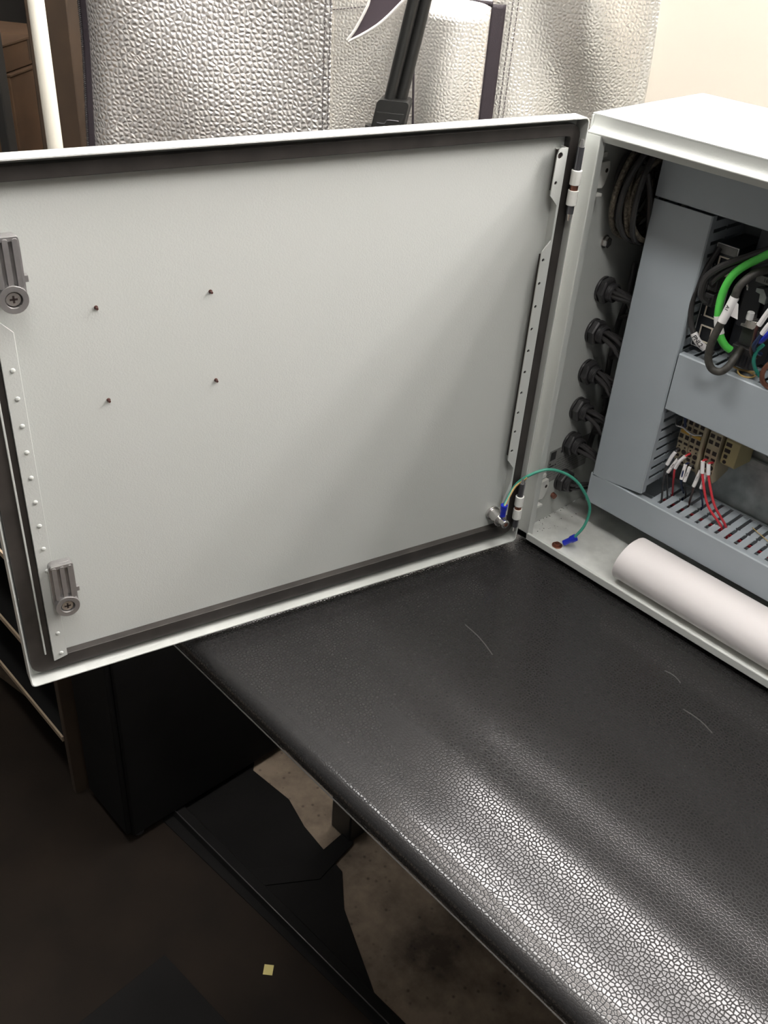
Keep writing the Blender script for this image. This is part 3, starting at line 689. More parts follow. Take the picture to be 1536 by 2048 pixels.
b3 = term(0.1895, 0.2075, 'beige terminal block with the two bright red wires', 'two', -0.004)
b4 = term(0.2118, 0.2325, 'olive end clamp closing the terminal row', 'end', 0.0, 'end clamp')

def wire(pts, r, m, label, sleeve=None, txt=None, s0=0.0, sl_m='sleeve'):
    """conductor with a white printed marker sleeve over its upper end"""
    t = thing('control_wire', pts[-1], label, 'wire', 'wires between terminals and bottom duct')
    build('conductor', MB().tube(pts, r, 8, 6), m, t)
    if sleeve:
        a, b = Vector(sleeve[0]), Vector(sleeve[1]); c = sleeve[2] if len(sleeve) > 2 else (a + b) / 2
        s = build('marker_sleeve', MB().tube([a, c, b], r + 0.0010, 10, 5), sl_m, t)
        if txt:
            mid = Vector(c); d_ = (b - a)
            Fm = frame_along(mid + Vector((0.18, -0.78, 0.4)).normalized() * (r + 0.0011), d_, (0.25, -0.85, 0.35))
            lettering(txt, 0.0027, Fm, s)
    return t
wire([(0.1525, 0.119, 0.196), (0.1530, 0.108, 0.193), (0.1478, 0.104, 0.172), (0.1500, 0.102, 0.150), (0.1575, 0.0985, 0.119), (0.158, 0.105, 0.098)], 0.0015, 'black', 'black wire with plain white sleeve nearest the upright duct', ((0.1532, 0.1075, 0.1935), (0.1480, 0.104, 0.1725), (0.1508, 0.1048, 0.1850)))
wire([(0.1585, 0.121, 0.186), (0.1590, 0.108, 0.184), (0.1525, 0.104, 0.164), (0.1535, 0.106, 0.148), (0.158, 0.112, 0.119), (0.158, 0.115, 0.098)], 0.0013, 'black', 'black wire with printed sleeve crossing behind the short red wire', ((0.1590, 0.1075, 0.1845), (0.1520, 0.104, 0.1620)), '24V12')
wire([(0.1700, 0.117, 0.196), (0.1685, 0.106, 0.194), (0.1612, 0.104, 0.175), (0.1600, 0.108, 0.158), (0.1540, 0.130, 0.121), (0.1540, 0.134, 0.100)], 0.0014, 'red', 'short red wire with white sleeve in the left terminal group', ((0.1690, 0.1055, 0.195), (0.1608, 0.104, 0.1730), (0.1640, 0.1035, 0.1850)))
wire([(0.1722, 0.120, 0.180), (0.1722, 0.108, 0.1830), (0.1728, 0.105, 0.162), (0.1690, 0.122, 0.139), (0.1640, 0.143, 0.119), (0.164, 0.145, 0.100)], 0.0014, 'navy', 'navy wire with printed sleeve right of the short red wire', ((0.1722, 0.1065, 0.1835), (0.1727, 0.105, 0.1615)), '0V12')
wire([(0.1785, 0.121, 0.179), (0.1785, 0.109, 0.1820), (0.1775, 0.106, 0.162), (0.1745, 0.118, 0.145), (0.1690, 0.141, 0.119), (0.169, 0.144, 0.100)], 0.0013, 'black', 'blue black wire with printed sleeve beside the separator plate', ((0.1785, 0.1075, 0.1825), (0.1775, 0.106, 0.1600)), '0V13')
wire([(0.1945, 0.121, 0.177), (0.1945, 0.108, 0.184), (0.1925, 0.105, 0.161), (0.1900, 0.112, 0.145), (0.1830, 0.1270, 0.121), (0.183, 0.130, 0.098)], 0.0015, 'brown', 'brown wire with printed sleeve below the right terminal group', ((0.1948, 0.1065, 0.1855), (0.1922, 0.105, 0.1600)), '24V11')
wire([(0.2030, 0.121, 0.177), (0.2030, 0.108, 0.184), (0.2030, 0.105, 0.163), (0.2020, 0.118, 0.143), (0.1980, 0.137, 0.119), (0.198, 0.140, 0.098)], 0.0015, 'navy', 'navy wire with printed sleeve behind the two bright red wires', ((0.2030, 0.1065, 0.1855), (0.2030, 0.105, 0.1625)), '0V11')
wire([(0.1945, 0.116, 0.1990), (0.1955, 0.104, 0.2005), (0.1995, 0.1025, 0.186), (0.2190, 0.102, 0.147), (0.2400, 0.112, 0.121), (0.245, 0.120, 0.100)], 0.0017, 'red', 'left of the two long bright red wires', ((0.1953, 0.1035, 0.2015), (0.1996, 0.1025, 0.1855)))
wire([(0.2035, 0.116, 0.1990), (0.2040, 0.104, 0.2005), (0.2080, 0.1025, 0.188), (0.2275, 0.102, 0.1520), (0.2455, 0.116, 0.121), (0.2495, 0.123, 0.100)], 0.0017, 'red', 'right of the two long bright red wires', ((0.2038, 0.1035, 0.2015), (0.2081, 0.1025, 0.1875)))
o = build('silver_lead', MB().tube([(0.140, 0.112, 0.236), (0.146, 0.104, 0.2325), (0.155, 0.104, 0.2335), (0.163, 0.105, 0.2305), (0.172, 0.106, 0.2290), (0.180, 0.112, 0.2300)], 0.0013, 8, 6), 'steel', None)
tag(o, 'bare silver lead across the left terminal blocks', 'wire')
o = build('navy_lead', MB().tube([(0.150, 0.108, 0.262), (0.1535, 0.106, 0.2500), (0.1565, 0.105, 0.2405), (0.1575, 0.107, 0.2345)], 0.0018, 8, 6), 'navy', None)
tag(o, 'short navy lead coming down from the middle duct', 'wire')
o = build('elastic_thread', MB().tube([(0.271, 0.140, 0.1222), (0.300, 0.128, 0.1225), (0.335, 0.112, 0.1228), (0.37, 0.105, 0.1225)], 0.0006, 6, 4), 'rubber', None)
tag(o, 'thin straw coloured thread lying on the bottom duct slots', 'thread')

# ================================================================== network switch and plugs
sw = thing('network_switch', (0.15, 0.14, 0.345), 'dark network switch with gold framed ports above the middle duct', 'network switch')
SX0, SX1, SZ0, SZ1, SY = 0.1362, 0.1640, 0.3440, 0.4740, 0.104
build('housing', MB().box(SX0, SX1, SY + 0.002, 0.165, SZ0, SZ1), 'switch', sw, bevel=0.0008)
SP = lambda off: Matrix.Translation((0, SY + off, 0)) @ Matrix.Rotation(R(90), 4, 'X')      # plate frame: x, z
stack_z = [(0.4405, 0.4595), (0.4215, 0.4395), (0.4030, 0.4205), (0.3855, 0.4020)]
PX0, PX1 = 0.1440, 0.1590
single = (0.3535, 0.3730)
ph = [rrect(PX0, PX1, a, b, 0.0005, 2) for a, b in stack_z + [single]]
fp = build('faceplate', MB().plate(rrect(SX0 + 0.0006, SX1 - 0.0006, SZ0 + 0.0006, SZ1 - 0.0006, 0.0006, 2), ph, 0.0022, SP(0.001)), 'switch', sw)
mb = MB(); mb.plate(rrect(SX0, SX1, SZ0, SZ1, 0.0008, 2), [rrect(SX0 + 0.0007, SX1 - 0.0007, SZ0 + 0.0007, SZ1 - 0.0007, 0.0005, 2)], 0.0022, SP(0.0008))
build('trim', mb, 'edge', sw)
build('title_label', MB().box(SX0 + 0.0012, SX1 - 0.0012, SY - 0.0006, SY - 0.0002, 0.4635, SZ1 - 0.0012), 'greylabel', fp)
for a, b in stack_z + [single]:
    mb = MB(); mb.plate(rrect(PX0 - 0.0009, PX1 + 0.0009, a - 0.0009, b + 0.0009, 0.0006, 2), [rrect(PX0 + 0.0008, PX1 - 0.0008, a + 0.0008, b - 0.0008, 0.0004, 2)], 0.0012, SP(-0.0006))
    p_ = build('port', mb, 'gold', sw); p_['label'] = 'gold framed socket'
    mb = MB().box(PX0, PX1, SY + 0.0105, SY + 0.0115, a, b)
    build('socket', mb, 'hole_shade', p_)
for k in range(5):
    build('status_light', MB().box(0.1395 , 0.1402, SY - 0.0006, SY, 0.384 + 0.016 * k, 0.3850 + 0.016 * k), 'edge', sw)
# black plug and lead in the top ports
pl = thing('patch_cable', (0.155, 0.10, 0.41), 'black patch cable plugged into the upper switch ports', 'cable')
build('plug', MB().box(0.1452, 0.1572, 0.088, SY + 0.008, 0.4035, 0.4190).box(0.1475, 0.1550, 0.082, 0.0885, 0.4065, 0.4160), 'black', pl, bevel=0.001)
build('plug', MB().box(0.1452, 0.1572, 0.088, SY + 0.008, 0.4225, 0.4380), 'black', pl, bevel=0.001)
build('lead', MB().tube([(0.1512, 0.083, 0.4115), (0.1480, 0.074, 0.4200), (0.1500, 0.070, 0.4420), (0.1640, 0.072, 0.4600), (0.1860, 0.080, 0.4760), (0.210, 0.092, 0.4920), (0.235, 0.105, 0.5050)], 0.0042, 10, 6), 'cable', pl)
build('lead', MB().tube([(0.1512, 0.089, 0.4302), (0.1560, 0.078, 0.4390), (0.1720, 0.081, 0.4590), (0.200, 0.094, 0.4740), (0.235, 0.112, 0.4870)], 0.0040, 10, 6), 'cable', pl)
# labelled thin black cable beside the upright duct
pn = thing('panel_cable', (0.145, 0.095, 0.35), 'black cable tagged PNL2 hugging the upright duct', 'cable')
build('jacket', MB().tube([(0.1420, 0.100, 0.470), (0.1375, 0.091, 0.4450), (0.1350, 0.086, 0.4240), (0.1345, 0.083, 0.4050), (0.1375, 0.083, 0.3860), (0.1440, 0.083, 0.3720), (0.1520, 0.084, 0.3620), (0.1620, 0.088, 0.3540), (0.172, 0.096, 0.3480)], 0.0034, 10, 6), 'cable', pn)
a, b = Vector((0.1470, 0.0825, 0.3685)), Vector((0.1640, 0.0880, 0.3530)); c = Vector((0.1547, 0.0836, 0.3598))
s = build('marker_sleeve', MB().tube([a, c, b], 0.0044, 12, 6), 'sleeve', pn)
lettering('PNL2', 0.0072, frame_along(c + Vector((0.25, -0.85, 0.40)).normalized() * 0.0050, b - a, (0.3, -0.85, 0.35)), s)
# bright green cable
gc = thing('green_cable', (0.185, 0.07, 0.37), 'bright green network cable with a white tag', 'cable')
gp = [(0.2000, 0.078, 0.3680), (0.1935, 0.073, 0.3735), (0.1862, 0.070, 0.3840), (0.1775, 0.070, 0.4045), (0.1750, 0.070, 0.4285), (0.1785, 0.071, 0.4500), (0.1870, 0.074, 0.4650), (0.2010, 0.080, 0.4790), (0.2170, 0.087, 0.4930), (0.2400, 0.096, 0.5060)]
build('jacket', MB().tube(gp, 0.0046, 12, 6), 'green', gc)
build('marker_sleeve', MB().tube([(0.1862, 0.070, 0.3850), (0.1812, 0.0698, 0.3945), (0.1775, 0.0700, 0.4050)], 0.0051, 12, 4), 'sleeve', gc)
# grey black cable with white tag, looping over the middle duct
lc = thing('looped_cable', (0.195, 0.06, 0.345), 'sooty black cable looping down over the middle duct edge', 'cable')
lp = [(0.2180, 0.098, 0.4700), (0.2040, 0.076, 0.4640), (0.1960, 0.064, 0.4500), (0.1945, 0.061, 0.4350), (0.1915, 0.058, 0.4130), (0.1870, 0.056, 0.3900), (0.1850, 0.056, 0.3720), (0.1865, 0.057, 0.3560), (0.1930, 0.059, 0.3462), (0.2020, 0.062, 0.3450), (0.2080, 0.067, 0.3520), (0.2095, 0.076, 0.3640), (0.2080, 0.088, 0.3700)]
build('jacket', MB().tube(lp, 0.0046, 12, 6), 'cable_grey', lc)
a, b, c = Vector((0.1948, 0.0615, 0.4360)), Vector((0.1898, 0.0570, 0.4050)), Vector((0.1928, 0.0590, 0.4210))
s = build('marker_sleeve', MB().tube([a, c, b], 0.0053, 12, 6), 'sleeve', lc)
lettering('A1', 0.0055, frame_along(c + Vector((0.0, -0.85, 0.45)).normalized() * 0.0058, b - a, (0.1, -0.85, 0.4)), s)
build('tag_flag', MB().prism([(0.0, 0.0), (0.0095, -0.003), (0.0125, -0.018), (0.002, -0.017)], 0, 0.0006, 'y').__class__(Matrix.Translation((0.1955, 0.0600, 0.4330))).prism([(0.0, 0.0), (0.0065, -0.003), (0.0105, -0.020), (0.0015, -0.019)], 0, 0.0006, 'y'), 'sleeve', lc)
# ribbed plug block and controller behind the cables
ct = thing('controller_module', (0.24, 0.14, 0.345), 'dark controller module with ribbed plug right of the network switch', 'controller')
build('housing', MB().box(0.1720, 0.2900, 0.128, 0.165, 0.343, 0.500).box(0.1760, 0.2000, 0.122, 0.129, 0.380, 0.470).box(0.2060, 0.2300, 0.118, 0.129, 0.395, 0.445), 'switch', ct, bevel=0.001)
pb = build('plug_block', MB().box(0.1960, 0.2240, 0.088, 0.128, 0.3475, 0.3720).box(0.1990, 0.2220, 0.094, 0.128, 0.3720, 0.3950), 'black', ct, bevel=0.0008)
for k in range(6): build('rib', MB().box(0.2010 + 0.0040 * k, 0.2026 + 0.0040 * k, 0.0868, 0.0885, 0.3500, 0.3640), 'switch', pb, bevel=0.0002, seg=1)
build('grey_cap', MB().lathe([(0.0042, 0), (0.0042, 0.0085), (0.0036, 0.0092)], 16, Matrix.Translation((0.2060, 0.090, 0.4060))), 'edge', ct)
mb = MB().prism([(0.1985, 0.3960), (0.2140, 0.3960), (0.2200, 0.4020), (0.2180, 0.4070), (0.2085, 0.4050), (0.2080, 0.4090), (0.2035, 0.4090), (0.2030, 0.4000), (0.1985, 0.3990)], 0.088, 0.104, 'y')
build('shield_clamp', mb, 'steel', ct, bevel=0.0006)
mb = MB().prism([(0.1990, 0.4400), (0.2080, 0.4410), (0.2140, 0.4330), (0.2140, 0.4240), (0.2060, 0.4250), (0.2050, 0.4340), (0.1990, 0.4350)], 0.100, 0.112, 'y')
build('shield_clamp', mb, 'galv', ct, bevel=0.0006)
st = build('type_strip', MB().box(0.1960, 0.2700, 0.0985, 0.1000, 0.4470, 0.4560), 'greylabel', ct, bevel=0.0004)
lettering('160.1', 0.0060, Matrix.Translation((0.2120, 0.0982, 0.4515)) @ Matrix.Rotation(R(90), 4, 'X'), st)
build('strip_bracket', MB().box(0.1985, 0.2650, 0.1000, 0.118, 0.449, 0.4535), 'switch', ct)
build('green_plug', MB().box(0.1980, 0.2140, 0.114, 0.128, 0.4800, 0.4980), 'teal', ct, bevel=0.001)
build('earth_ring', MB().tube([(0.1905, 0.082, 0.4480), (0.1940, 0.080, 0.4490), (0.1970, 0.080, 0.4460), (0.1975, 0.082, 0.4410)], 0.0012, 8, 5), 'steel', ct)
# wires at the right edge of the view
def edge_wire(pts, r, m, label, sl=None):
    t = thing('field_wire', pts[-1], label, 'wire', 'wires at the controller')
    build('conductor', MB().tube(pts, r, 8, 6), m, t)
    if sl: build('marker_sleeve', MB().tube(sl, r + 0.0010, 10, 5), 'sleeve', t)
edge_wire([(0.2550, 0.062, 0.4560), (0.2390, 0.062, 0.4370), (0.2305, 0.062, 0.4130), (0.2290, 0.066, 0.3960), (0.2270, 0.074, 0.3760), (0.2270, 0.092, 0.3650)], 0.0021, 'brown', 'brown wire with long white sleeve at the controller', [(0.2480, 0.062, 0.4490), (0.2385, 0.062, 0.4360), (0.2315, 0.062, 0.4150)])
edge_wire([(0.2640, 0.058, 0.4450), (0.2460, 0.059, 0.4240), (0.2375, 0.060, 0.4030), (0.2320, 0.064, 0.3900), (0.2300, 0.078, 0.3780), (0.2300, 0.094, 0.3700)], 0.0026, 'navy', 'blue wire with white sleeve right of the brown one', [(0.2580, 0.058, 0.4395), (0.2460, 0.059, 0.4240), (0.2395, 0.0597, 0.4080)])
edge_wire([(0.2380, 0.075, 0.3900), (0.2330, 0.075, 0.3810), (0.2310, 0.077, 0.3690), (0.2325, 0.084, 0.3560), (0.238, 0.092, 0.345)], 0.0022, 'teal', 'teal wire curving down beside the ribbed plug')
edge_wire([(0.2540, 0.078, 0.3760), (0.2480, 0.076, 0.3660), (0.2470, 0.075, 0.3560), (0.2500, 0.077, 0.3470), (0.2560, 0.084, 0.3400)], 0.0030, 'copper', 'copper coloured wire at the right edge above the middle duct')
edge_wire([(0.2560, 0.055, 0.4300), (0.2480, 0.058, 0.4140), (0.2400, 0.062, 0.4000), (0.2350, 0.068, 0.3950)], 0.0032, 'blue', 'short bright blue crimped wire under the white sleeves')
# rubber band on the middle duct
pts = []
for q in range(16):
    a = 2 * math.pi * q / 16; pts.append((0.2195 + 0.0105 * math.cos(a), 0.0960 + 0.008 * math.sin(a), 0.3395 + 0.0008 * math.cos(2 * a)))
o = build('rubber_band', MB().tube(pts, 0.0011, 6, 3, True), 'rubber', None)
tag(o, 'tan rubber band lying on the middle duct slots', 'rubber band')
o = build('tan_strap', MB().tube([(0.2000, 0.090, 0.3445), (0.2060, 0.093, 0.3430), (0.2130, 0.098, 0.3410), (0.2240, 0.108, 0.3400)], 0.0013, 6, 4), 'rubber', None)
tag(o, 'flat tan strip leading to the rubber band', 'strap')

# ================================================================== rolled drawings
PR = 0.0335; py_, pz_ = 0.0395, 0.0205 + PR
def roll():
    vv = []; ff = []; NA = 56; NX = 14
    for layer, rad in ((0, PR), (1, PR - 0.0012)):
        for i in range(NX + 1):
            for k in range(NA):
                a = 2 * math.pi * k / NA
                y = py_ + rad * math.cos(a); z = pz_ + rad * math.sin(a)
                x0 = 0.1635 + 0.009 * math.cos(a) * 0.4 + 0.003 * math.sin(a)
                vv.append((x0 + (0.655 - x0) * i / NX, y, z))
    n1 = (NX + 1) * NA
    for layer in (0, 1):
        for i in range(NX):
            for k in range(NA):
                k2 = (k + 1) % NA; o = layer * n1
                q = (o + i * NA + k, o + i * NA + k2, o + (i + 1) * NA + k2, o + (i + 1) * NA + k)
                ff.append(q if layer == 0 else q[::-1])
    for i in (0, NX):
        for k in range(NA):
            k2 = (k + 1) % NA; ff.append((i * NA + k, i * NA + k2, n1 + i * NA + k2, n1 + i * NA + k))
    mb = MB(); mb.add(vv, ff); return mb
rl = thing('rolled_drawings', (0.41, py_, 0.0205), 'roll of white paper drawings lying on the enclosure floor', 'paper roll')
build('outer_sheet', roll(), 'paper', rl)
sp_ = []
for k in range(60):
    a = k / 60 * 2 * math.pi * 3; rad = 0.0322 - 0.0045 * k / 60; sp_.append((py_ + rad * math.cos(a), pz_ + rad * math.sin(a)))
vv = []; ff = []
for k, (y, z) in enumerate(sp_): vv += [(0.172, y, z), (0.650, y, z)]
for k in range(len(sp_) - 1): ff.append((2 * k, 2 * k + 1, 2 * k + 3, 2 * k + 2))
o = build('inner_sheet', MB().add(vv, ff), 'paper', rl)
sm = o.modifiers.new('thick', 'SOLIDIFY'); sm.thickness = 0.0003

# ================================================================== silver insulated cover behind the bench
FA = Vector((-0.35, 0.575, 0)); FT = Vector((-0.79878502, -0.60161657, 0)); FN = Vector((0.60161657, -0.79878502, 0))
def FP(s, z, off): return FA + FT * s + FN * off + Vector((0, 0, z))
def fold(s, z):
    w_ = 0.016 * math.sin(7.5 * s + 2.6 * z) + 0.010 * math.sin(15 * s - 9 * z + 0.6) + 0.007 * math.sin(17 * s - 5 * z + 1.0) + 0.005 * math.sin(31 * s + 9 * z) + 0.004 * math.sin(13 * z + 4 * s)
    if s < 0.2: w_ += 0.030 * math.sin((s * 0.8 - z * 0.45) * 24 + 1.2) * min(1, (0.2 - s) * 8)
    return w_ * min(1.0, max(0.15, (s + 0.05) * 7))
cov = thing('insulated_cover', FP(0.48, FZ, 0.0), 'silver bubble foil cover with zips hanging behind the open door', 'cover')
def sheet(s0, s1, z0, z1, ns, nz, fn, m, name, thick=0.002):
    vv = []; ff = []
    for j in range(nz + 1):
        z = z0 + (z1 - z0) * j / nz
        for i in range(ns + 1):
            s = s0 + (s1 - s0) * i / ns; vv.append(FP(s, z, fn(s, z)))
    for j in range(nz):
        for i in range(ns): ff.append((j * (ns + 1) + i, j * (ns + 1) + i + 1, (j + 1) * (ns + 1) + i + 1, (j + 1) * (ns + 1) + i))
    o = build(name, MB().add(vv, ff), m, cov, sharp=80)
    sd = o.modifiers.new('thick', 'SOLIDIFY'); sd.thickness = thick; sd.offset = 0
    return o
CZ0, CZ1 = FZ + 0.02, 0.86
left_edge = lambda z: 0.985 + 0.010 * math.sin(5 * (z - 0.4))
sheet(0.515, 0.985, CZ0, CZ1, 90, 240, lambda s, z: fold(s, z) + 0.03 * max(0, (s - 0.93) / 0.055) ** 2 * -1.0, 'foil_big', 'foil_panel')
sheet(-0.045, 0.530, CZ0, CZ1, 110, 240, lambda s, z: fold(s, z) - 0.006, 'foil', 'foil_panel')
# pocket panel bulging forward with an open dark zip along its right side
def pocket(s, z):
    a = (s - 0.238) / (0.372 - 0.238); b = min(1, max(0, (0.628 - z) / 0.03))
    return fold(s, z) + 0.006 + 0.030 * (math.sin(math.pi * min(1, max(0, a * 0.92 + 0.06))) ** 0.7) * b
sheet(0.238, 0.372, 0.20, 0.628, 34, 80, pocket, 'foil', 'pocket_panel')
sheet(0.214, 0.240, 0.20, 0.622, 4, 60, lambda s, z: fold(s, z) + 0.004 + 0.006 * (s - 0.214) / 0.026, 'zip', 'zip_tape')
sheet(0.236, 0.300, 0.618, 0.626, 10, 2, lambda s, z: fold(s, z) + 0.010, 'zip', 'zip_tape')
# zip down the left border
mb = MB(); pts = []
for k in range(60):
    z = CZ0 + (CZ1 - CZ0) * k / 59; pts.append(FP(0.989, z, fold(0.985, z) - 0.024))
sheet(0.980, 0.998, CZ0, CZ1, 3, 120, lambda s, z: fold(0.985, z) - 0.026, 'zip', 'zip_tape')
mb = MB()
for k in range(260):
    z = -0.05 + 0.0034 * k
    p = FP(0.9965, z, fold(0.985, z) - 0.023); mb.box(-0.0018, 0.0018, -0.0015, 0.0015, -0.0010, 0.0010, Matrix.Translation(p))
tz = build('zip_teeth', mb, 'pin', cov); tz['kind'] = 'stuff'
# stitched seams
def seam(s0, s1, z0, z1, off=0.0025, n=46):
    mb = MB()
    for k in range(n):
        a, b = k / n, (k + 0.72) / n
        q = [FP(s0 + (s1 - s0) * t, z0 + (z1 - z0) * t, fold(s0 + (s1 - s0) * t, z0 + (z1 - z0) * t) + off) for t in (a, b)]
        mb.tube(q, 0.0007, 5, 1)
    o = build('seam_stitching', mb, 'thread', cov); o['kind'] = 'stuff'
seam(0.5285, 0.5275, 0.10, 0.75, 0.0030, 90); seam(0.5190, 0.5170, 0.10, 0.75, 0.0030, 90)
seam(0.197, 0.194, 0.10, 0.80, -0.003, 90); seam(0.206, 0.203, 0.10, 0.80, -0.003, 90)
seam(0.515, 0.44, 0.588, 0.600, -0.003, 12)
seam(0.385, 0.10, 0.632, 0.655, -0.003, 40)
# folded flap with dark lining and pale piping
fl = [(0.478, 0.546), (0.466, 0.566), (0.447, 0.604), (0.430, 0.650), (0.350, 0.660), (0.392, 0.611), (0.430, 0.574)]
mb = MB(); vv = [FP(s, z, fold(s, z) + 0.030 + 0.10 * (0.48 - s) * 0.3) for s, z in fl]
vv2 = [p + FN * 0.002 for p in vv]; n = len(fl)
mb.add(vv + vv2, [tuple(range(n)), tuple(range(n, 2 * n))[::-1]] + [(i, (i + 1) % n, n + (i + 1) % n, n + i) for i in range(n)])
fo = build('flap', mb, 'lining', cov); fo['label'] = 'folded flap with dark lining'
build('flap_piping', MB().tube(vv2, 0.0026, 8, 4, True), 'piping', fo)
build('drawcord', MB().tube([FP(0.366 - 0.0035 * k, 0.61 - 0.05 * k, 0.034 + fold(0.36, 0.6 - 0.05 * k)) for k in range(9)], 0.0020, 8, 4), 'zip', cov)

# black twin tube stand in front of the cover
sd_ = thing('support_stand', FP(0.40, FZ, 0.075), 'black twin tube stand with plastic clamp in front of the silver cover', 'stand')
pa, pb2 = FP(0.384, 0.452, 0.075), FP(0.318, 0.80, 0.075)
pb3 = pa + (pb2 - pa) * 2.2
for sgn in (-1, 1):
    dlt = FT * (0.0095 * sgn) + FN * (0.004 * sgn)
    build('tube', MB().cyl(pa + dlt, pb3 + dlt, 0.0100, 18), 'blackmetal', sd_)
ax = (pb2 - pa).normalized()
Tm = Matrix.Translation(pa) @ Matrix((FT, ax, FT.cross(ax))).transposed().to_4x4()
mb = MB(Tm); mb.plate(rrect(-0.028, 0.028, -0.050, 0.020, 0.008), [], 0.046); mb.box(-0.024, 0.024, -0.03, 0.0, -0.027, -0.022).box(-0.024, 0.024, -0.03, 0.0, 0.022, 0.027)
cl = build('clamp', mb, 'blackmetal', sd_, bevel=0.004, seg=3)
mb = MB(Tm)
for s_ in (-1, 1):
    mb.tube([(-0.018, -0.012, s_ * 0.0275), (0.002, -0.012, s_ * 0.0275), (0.006, -0.018, s_ * 0.0275), (0.019, -0.018, s_ * 0.0275)], 0.0009, 6, 3)
    for q in range(3): mb.box(-0.006, 0.006, -0.0235 - 0.0045 * q, -0.0220 - 0.0045 * q, s_ * 0.0275 - 0.0006, s_ * 0.0275 + 0.0006)
build('clamp_moulding', mb, 'pin', cl)
build('base_leg', MB().cyl(FP(0.42, 0.42, 0.062), FP(0.52, FZ + 0.012, 0.10), 0.014, 16), 'blackmetal', sd_)
build('base_leg', MB().cyl(FP(0.40, 0.42, 0.075), FP(0.34, FZ + 0.012, 0.20), 0.014, 16), 'blackmetal', sd_)
build('base_leg', MB().cyl(FP(0.39, 0.42, 0.080), FP(0.43, FZ + 0.012, 0.30), 0.014, 16), 'blackmetal', sd_)

# ================================================================== far left background
o = build('white_pipe', MB().cyl(FP(1.211, FZ, -0.30), FP(1.2375, 1.9, -0.30), 0.0175, 24), 'pole', None)
tag(o, 'white upright pipe left of the silver cover', 'pipe')
o = build('timber_post', MB().box(-0.055, 0.055, -0.045, 0.045, FZ, 2.0, Matrix.Translation(FP(1.345, 0, -0.62)) @ Matrix.Rotation(math.atan2(FT.y, FT.x), 4, 'Z')), 'wood', None, bevel=0.003)
tag(o, 'dark brown timber post between the white pipe and silver cover', 'post')
o = build('steel_upright', MB().box(-0.012, 0.012, -0.02, 0.02, FZ, 2.0, Matrix.Translation(FP(1.480, 0, -0.55)) @ Matrix.Rotation(math.atan2(FT.y, FT.x), 4, 'Z')), 'blackmetal', None, bevel=0.002)
tag(o, 'narrow dark steel upright left of the white pipe', 'post')
def carton(s, off, z0, z1, w_, label):
    T = Matrix.Translation(FP(s, 0, off)) @ Matrix.Rotation(math.atan2(FT.y, FT.x), 4, 'Z')
    t = thing('cardboard_box', FP(s, z0, off), label, 'box', 'boxes in the dark corner')
    build('carton', MB(T).box(-w_, w_, -0.16, 0.16, z0, z1), 'card', t, bevel=0.003)
    for k in (-1, 1): build('lid_flap', MB(T).box(-w_ - 0.003, w_ + 0.003, k * 0.082 - 0.080, k * 0.082 + 0.080, z1 + 0.0005, z1 + 0.006), 'card', t, bevel=0.001)
    build('packing_tape', MB(T).box(-w_ - 0.001, -w_, -0.03, 0.03, z1 - 0.05, z1), 'wood', t)
    build('packing_tape', MB(T).box(-0.03, 0.03, -0.161, -0.16, z1 - 0.05, z1), 'wood', t)
shelf_z = -0.02
carton(1.66, -0.80, shelf_z, 0.275, 0.16, 'large brown cardboard box behind the white pipe')
carton(1.665, -0.80, 0.283, 0.345, 0.155, 'flat brown cardboard box on top of the larger one')
sh = thing('storage_shelf', FP(1.66, FZ, -0.80), 'dark timber stand under the cardboard boxes', 'shelf')
T = Matrix.Translation(FP(1.66, 0, -0.80)) @ Matrix.Rotation(math.atan2(FT.y, FT.x), 4, 'Z')
build('board', MB(T).box(-0.16, 0.22, -0.18, 0.18, shelf_z - 0.03, shelf_z - 0.001), 'wood', sh, bevel=0.002)
for a in (-0.14, 0.20):
    for b in (-0.16, 0.16): build('leg', MB(T).box(a - 0.018, a + 0.018, b - 0.018, b + 0.018, FZ, shelf_z - 0.031), 'wood', sh, bevel=0.002)

# ================================================================== under and in front of the bench
# low shelf unit at the left
lu = thing('low_shelf_unit', (-0.95, -0.3, FZ), 'dark low shelf unit with pale board edges left of the bench', 'shelf')
for z in (-0.690, -0.512, -0.30):
    b = build('board', MB().box(-1.30, -0.690, -0.448, -0.12, z - 0.012, z), 'black_and_shade', lu)
    build('board_edging', MB().box(-1.30, -0.690, -0.452, -0.4482, z - 0.012, z + 0.0005), 'lightwood', b)
build('side_board', MB().box(-0.688, -0.670, -0.45, -0.12, FZ, -0.28), 'wood', lu, bevel=0.002)
build('side_board', MB().box(-1.32, -1.302, -0.45, -0.12, FZ, -0.28), 'wood', lu, bevel=0.002)
build('back_board', MB().box(-1.30, -0.69, -0.118, -0.106, FZ, -0.28), 'black_and_shade', lu)
# black cabinet
cb = thing('storage_cabinet', (-0.56, -0.25, FZ), 'black cabinet standing on the floor under the open door', 'cabinet')
build('body', MB().box(-0.650, -0.49, -0.42, 0.05, FZ + 0.02, -0.20), 'black_and_shade', cb, bevel=0.004)
cd_ = build('cabinet_door', MB().box(-0.645, -0.495, -0.432, -0.4205, FZ + 0.03, -0.21), 'black_and_shade', cb, bevel=0.002)
for x in (-0.63, -0.51):
    for y in (-0.40, 0.03): build('foot', MB().cyl((x, y, FZ), (x, y, FZ + 0.021), 0.012, 12), 'pin', cb)
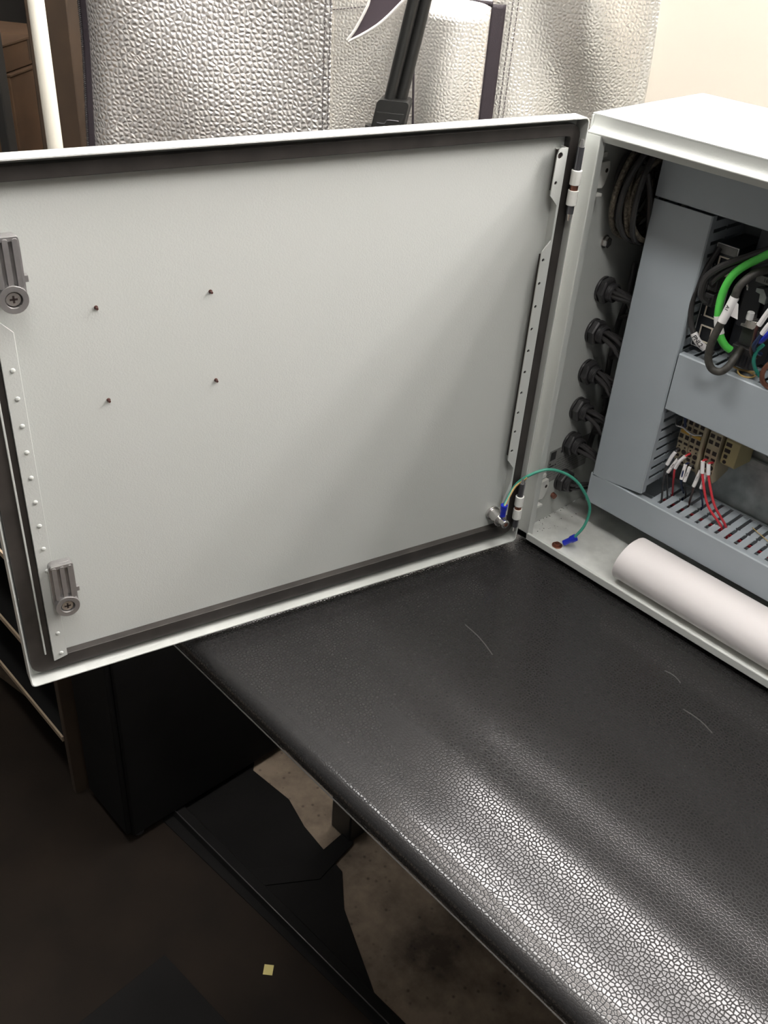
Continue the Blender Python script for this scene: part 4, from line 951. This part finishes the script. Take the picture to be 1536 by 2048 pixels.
# dark slabs standing in for shade on the floor, and a black pad
def slab(name, poly, m, z1, label, cat):
    o = build(name, MB().prism(poly, FZ + 0.0004, z1, 'z'), m, None, bevel=0.0008); tag(o, label, cat); return o
slab('under_bench_shade', [(-0.535, -0.086), (-0.485, -0.130), (-0.374, -0.118), (-0.300, -0.136), (-0.169, -0.146), (-0.105, -0.196), (0.106, -0.284), (0.30, -0.365), (0.10, -0.300), (-0.56, -0.355), (-0.75, -0.36), (-0.95, 0.25), (-0.56, 0.10)], 'black_and_shade', FZ + 0.005, 'black slab for the shade on the floor under the bench', 'floor mat')  # flat black slab put where the floor lies in shadow
slab('front_floor_shade', [(-1.3, -0.46), (-0.56, -0.325), (0.10, -0.270), (0.30, -0.335), (0.55, -1.2), (-1.3, -1.6)], 'brown_shade', FZ + 0.003, 'dark brown slab for the shade on the floor in front of the bench', 'floor shade')  # brown slab carries the shade of the dim floor in its colour
o = build('floor_pad', MB().prism([(-0.244, -0.505), (-0.060, -0.490), (0.02, -0.86), (-0.22, -0.88)], FZ + 0.0031, FZ + 0.011, 'z'), 'black_and_shade', None, bevel=0.001)
tag(o, 'small black pad lying on the brown floor shade', 'floor mat')
st_ = thing('cable_cover', (-0.2, -0.3, FZ), 'long black strip running along the floor edge of the dark floor shade', 'strip')
mb = MB().prism([(-0.016, 0.0), (-0.010, 0.010), (0.010, 0.010), (0.016, 0.0)], 0, 1.05, 'x')
Ts = Matrix.Translation((-0.60, -0.318, FZ + 0.0055)) @ Matrix.Rotation(math.atan2(0.040, 0.67), 4, 'Z')
mb.v = [Ts @ p for p in mb.v]
build('strip_body', mb, 'black_and_shade', st_)
mb = MB(Ts).cyl((0.0, -0.010, 0.0102), (1.05, -0.010, 0.0102), 0.0012, 6)
build('strip_edge', mb, 'black', st_)
o = build('paper_scrap', MB().box(-0.0085, 0.0085, -0.0095, 0.0095, 0, 0.0008, Matrix.Translation((-0.102, -0.379, FZ + 0.0035)) @ Matrix.Rotation(0.75, 4, 'Z')), 'yellow', None)
tag(o, 'small yellow paper scrap on the floor', 'paper')
o = build('shade_band', MB().prism([(-0.290, -0.284), (-0.226, -0.191), (-0.236, -0.080), (-0.203, -0.086), (-0.183, -0.191), (-0.25, -0.295)], FZ + 0.0052, FZ + 0.0075, 'z'), 'black_and_shade', None, bevel=0.0005)  # dark slab laid in place of a shadow band on the concrete
tag(o, 'narrow dark band for a shadow on the bare concrete under the bench', 'strap')
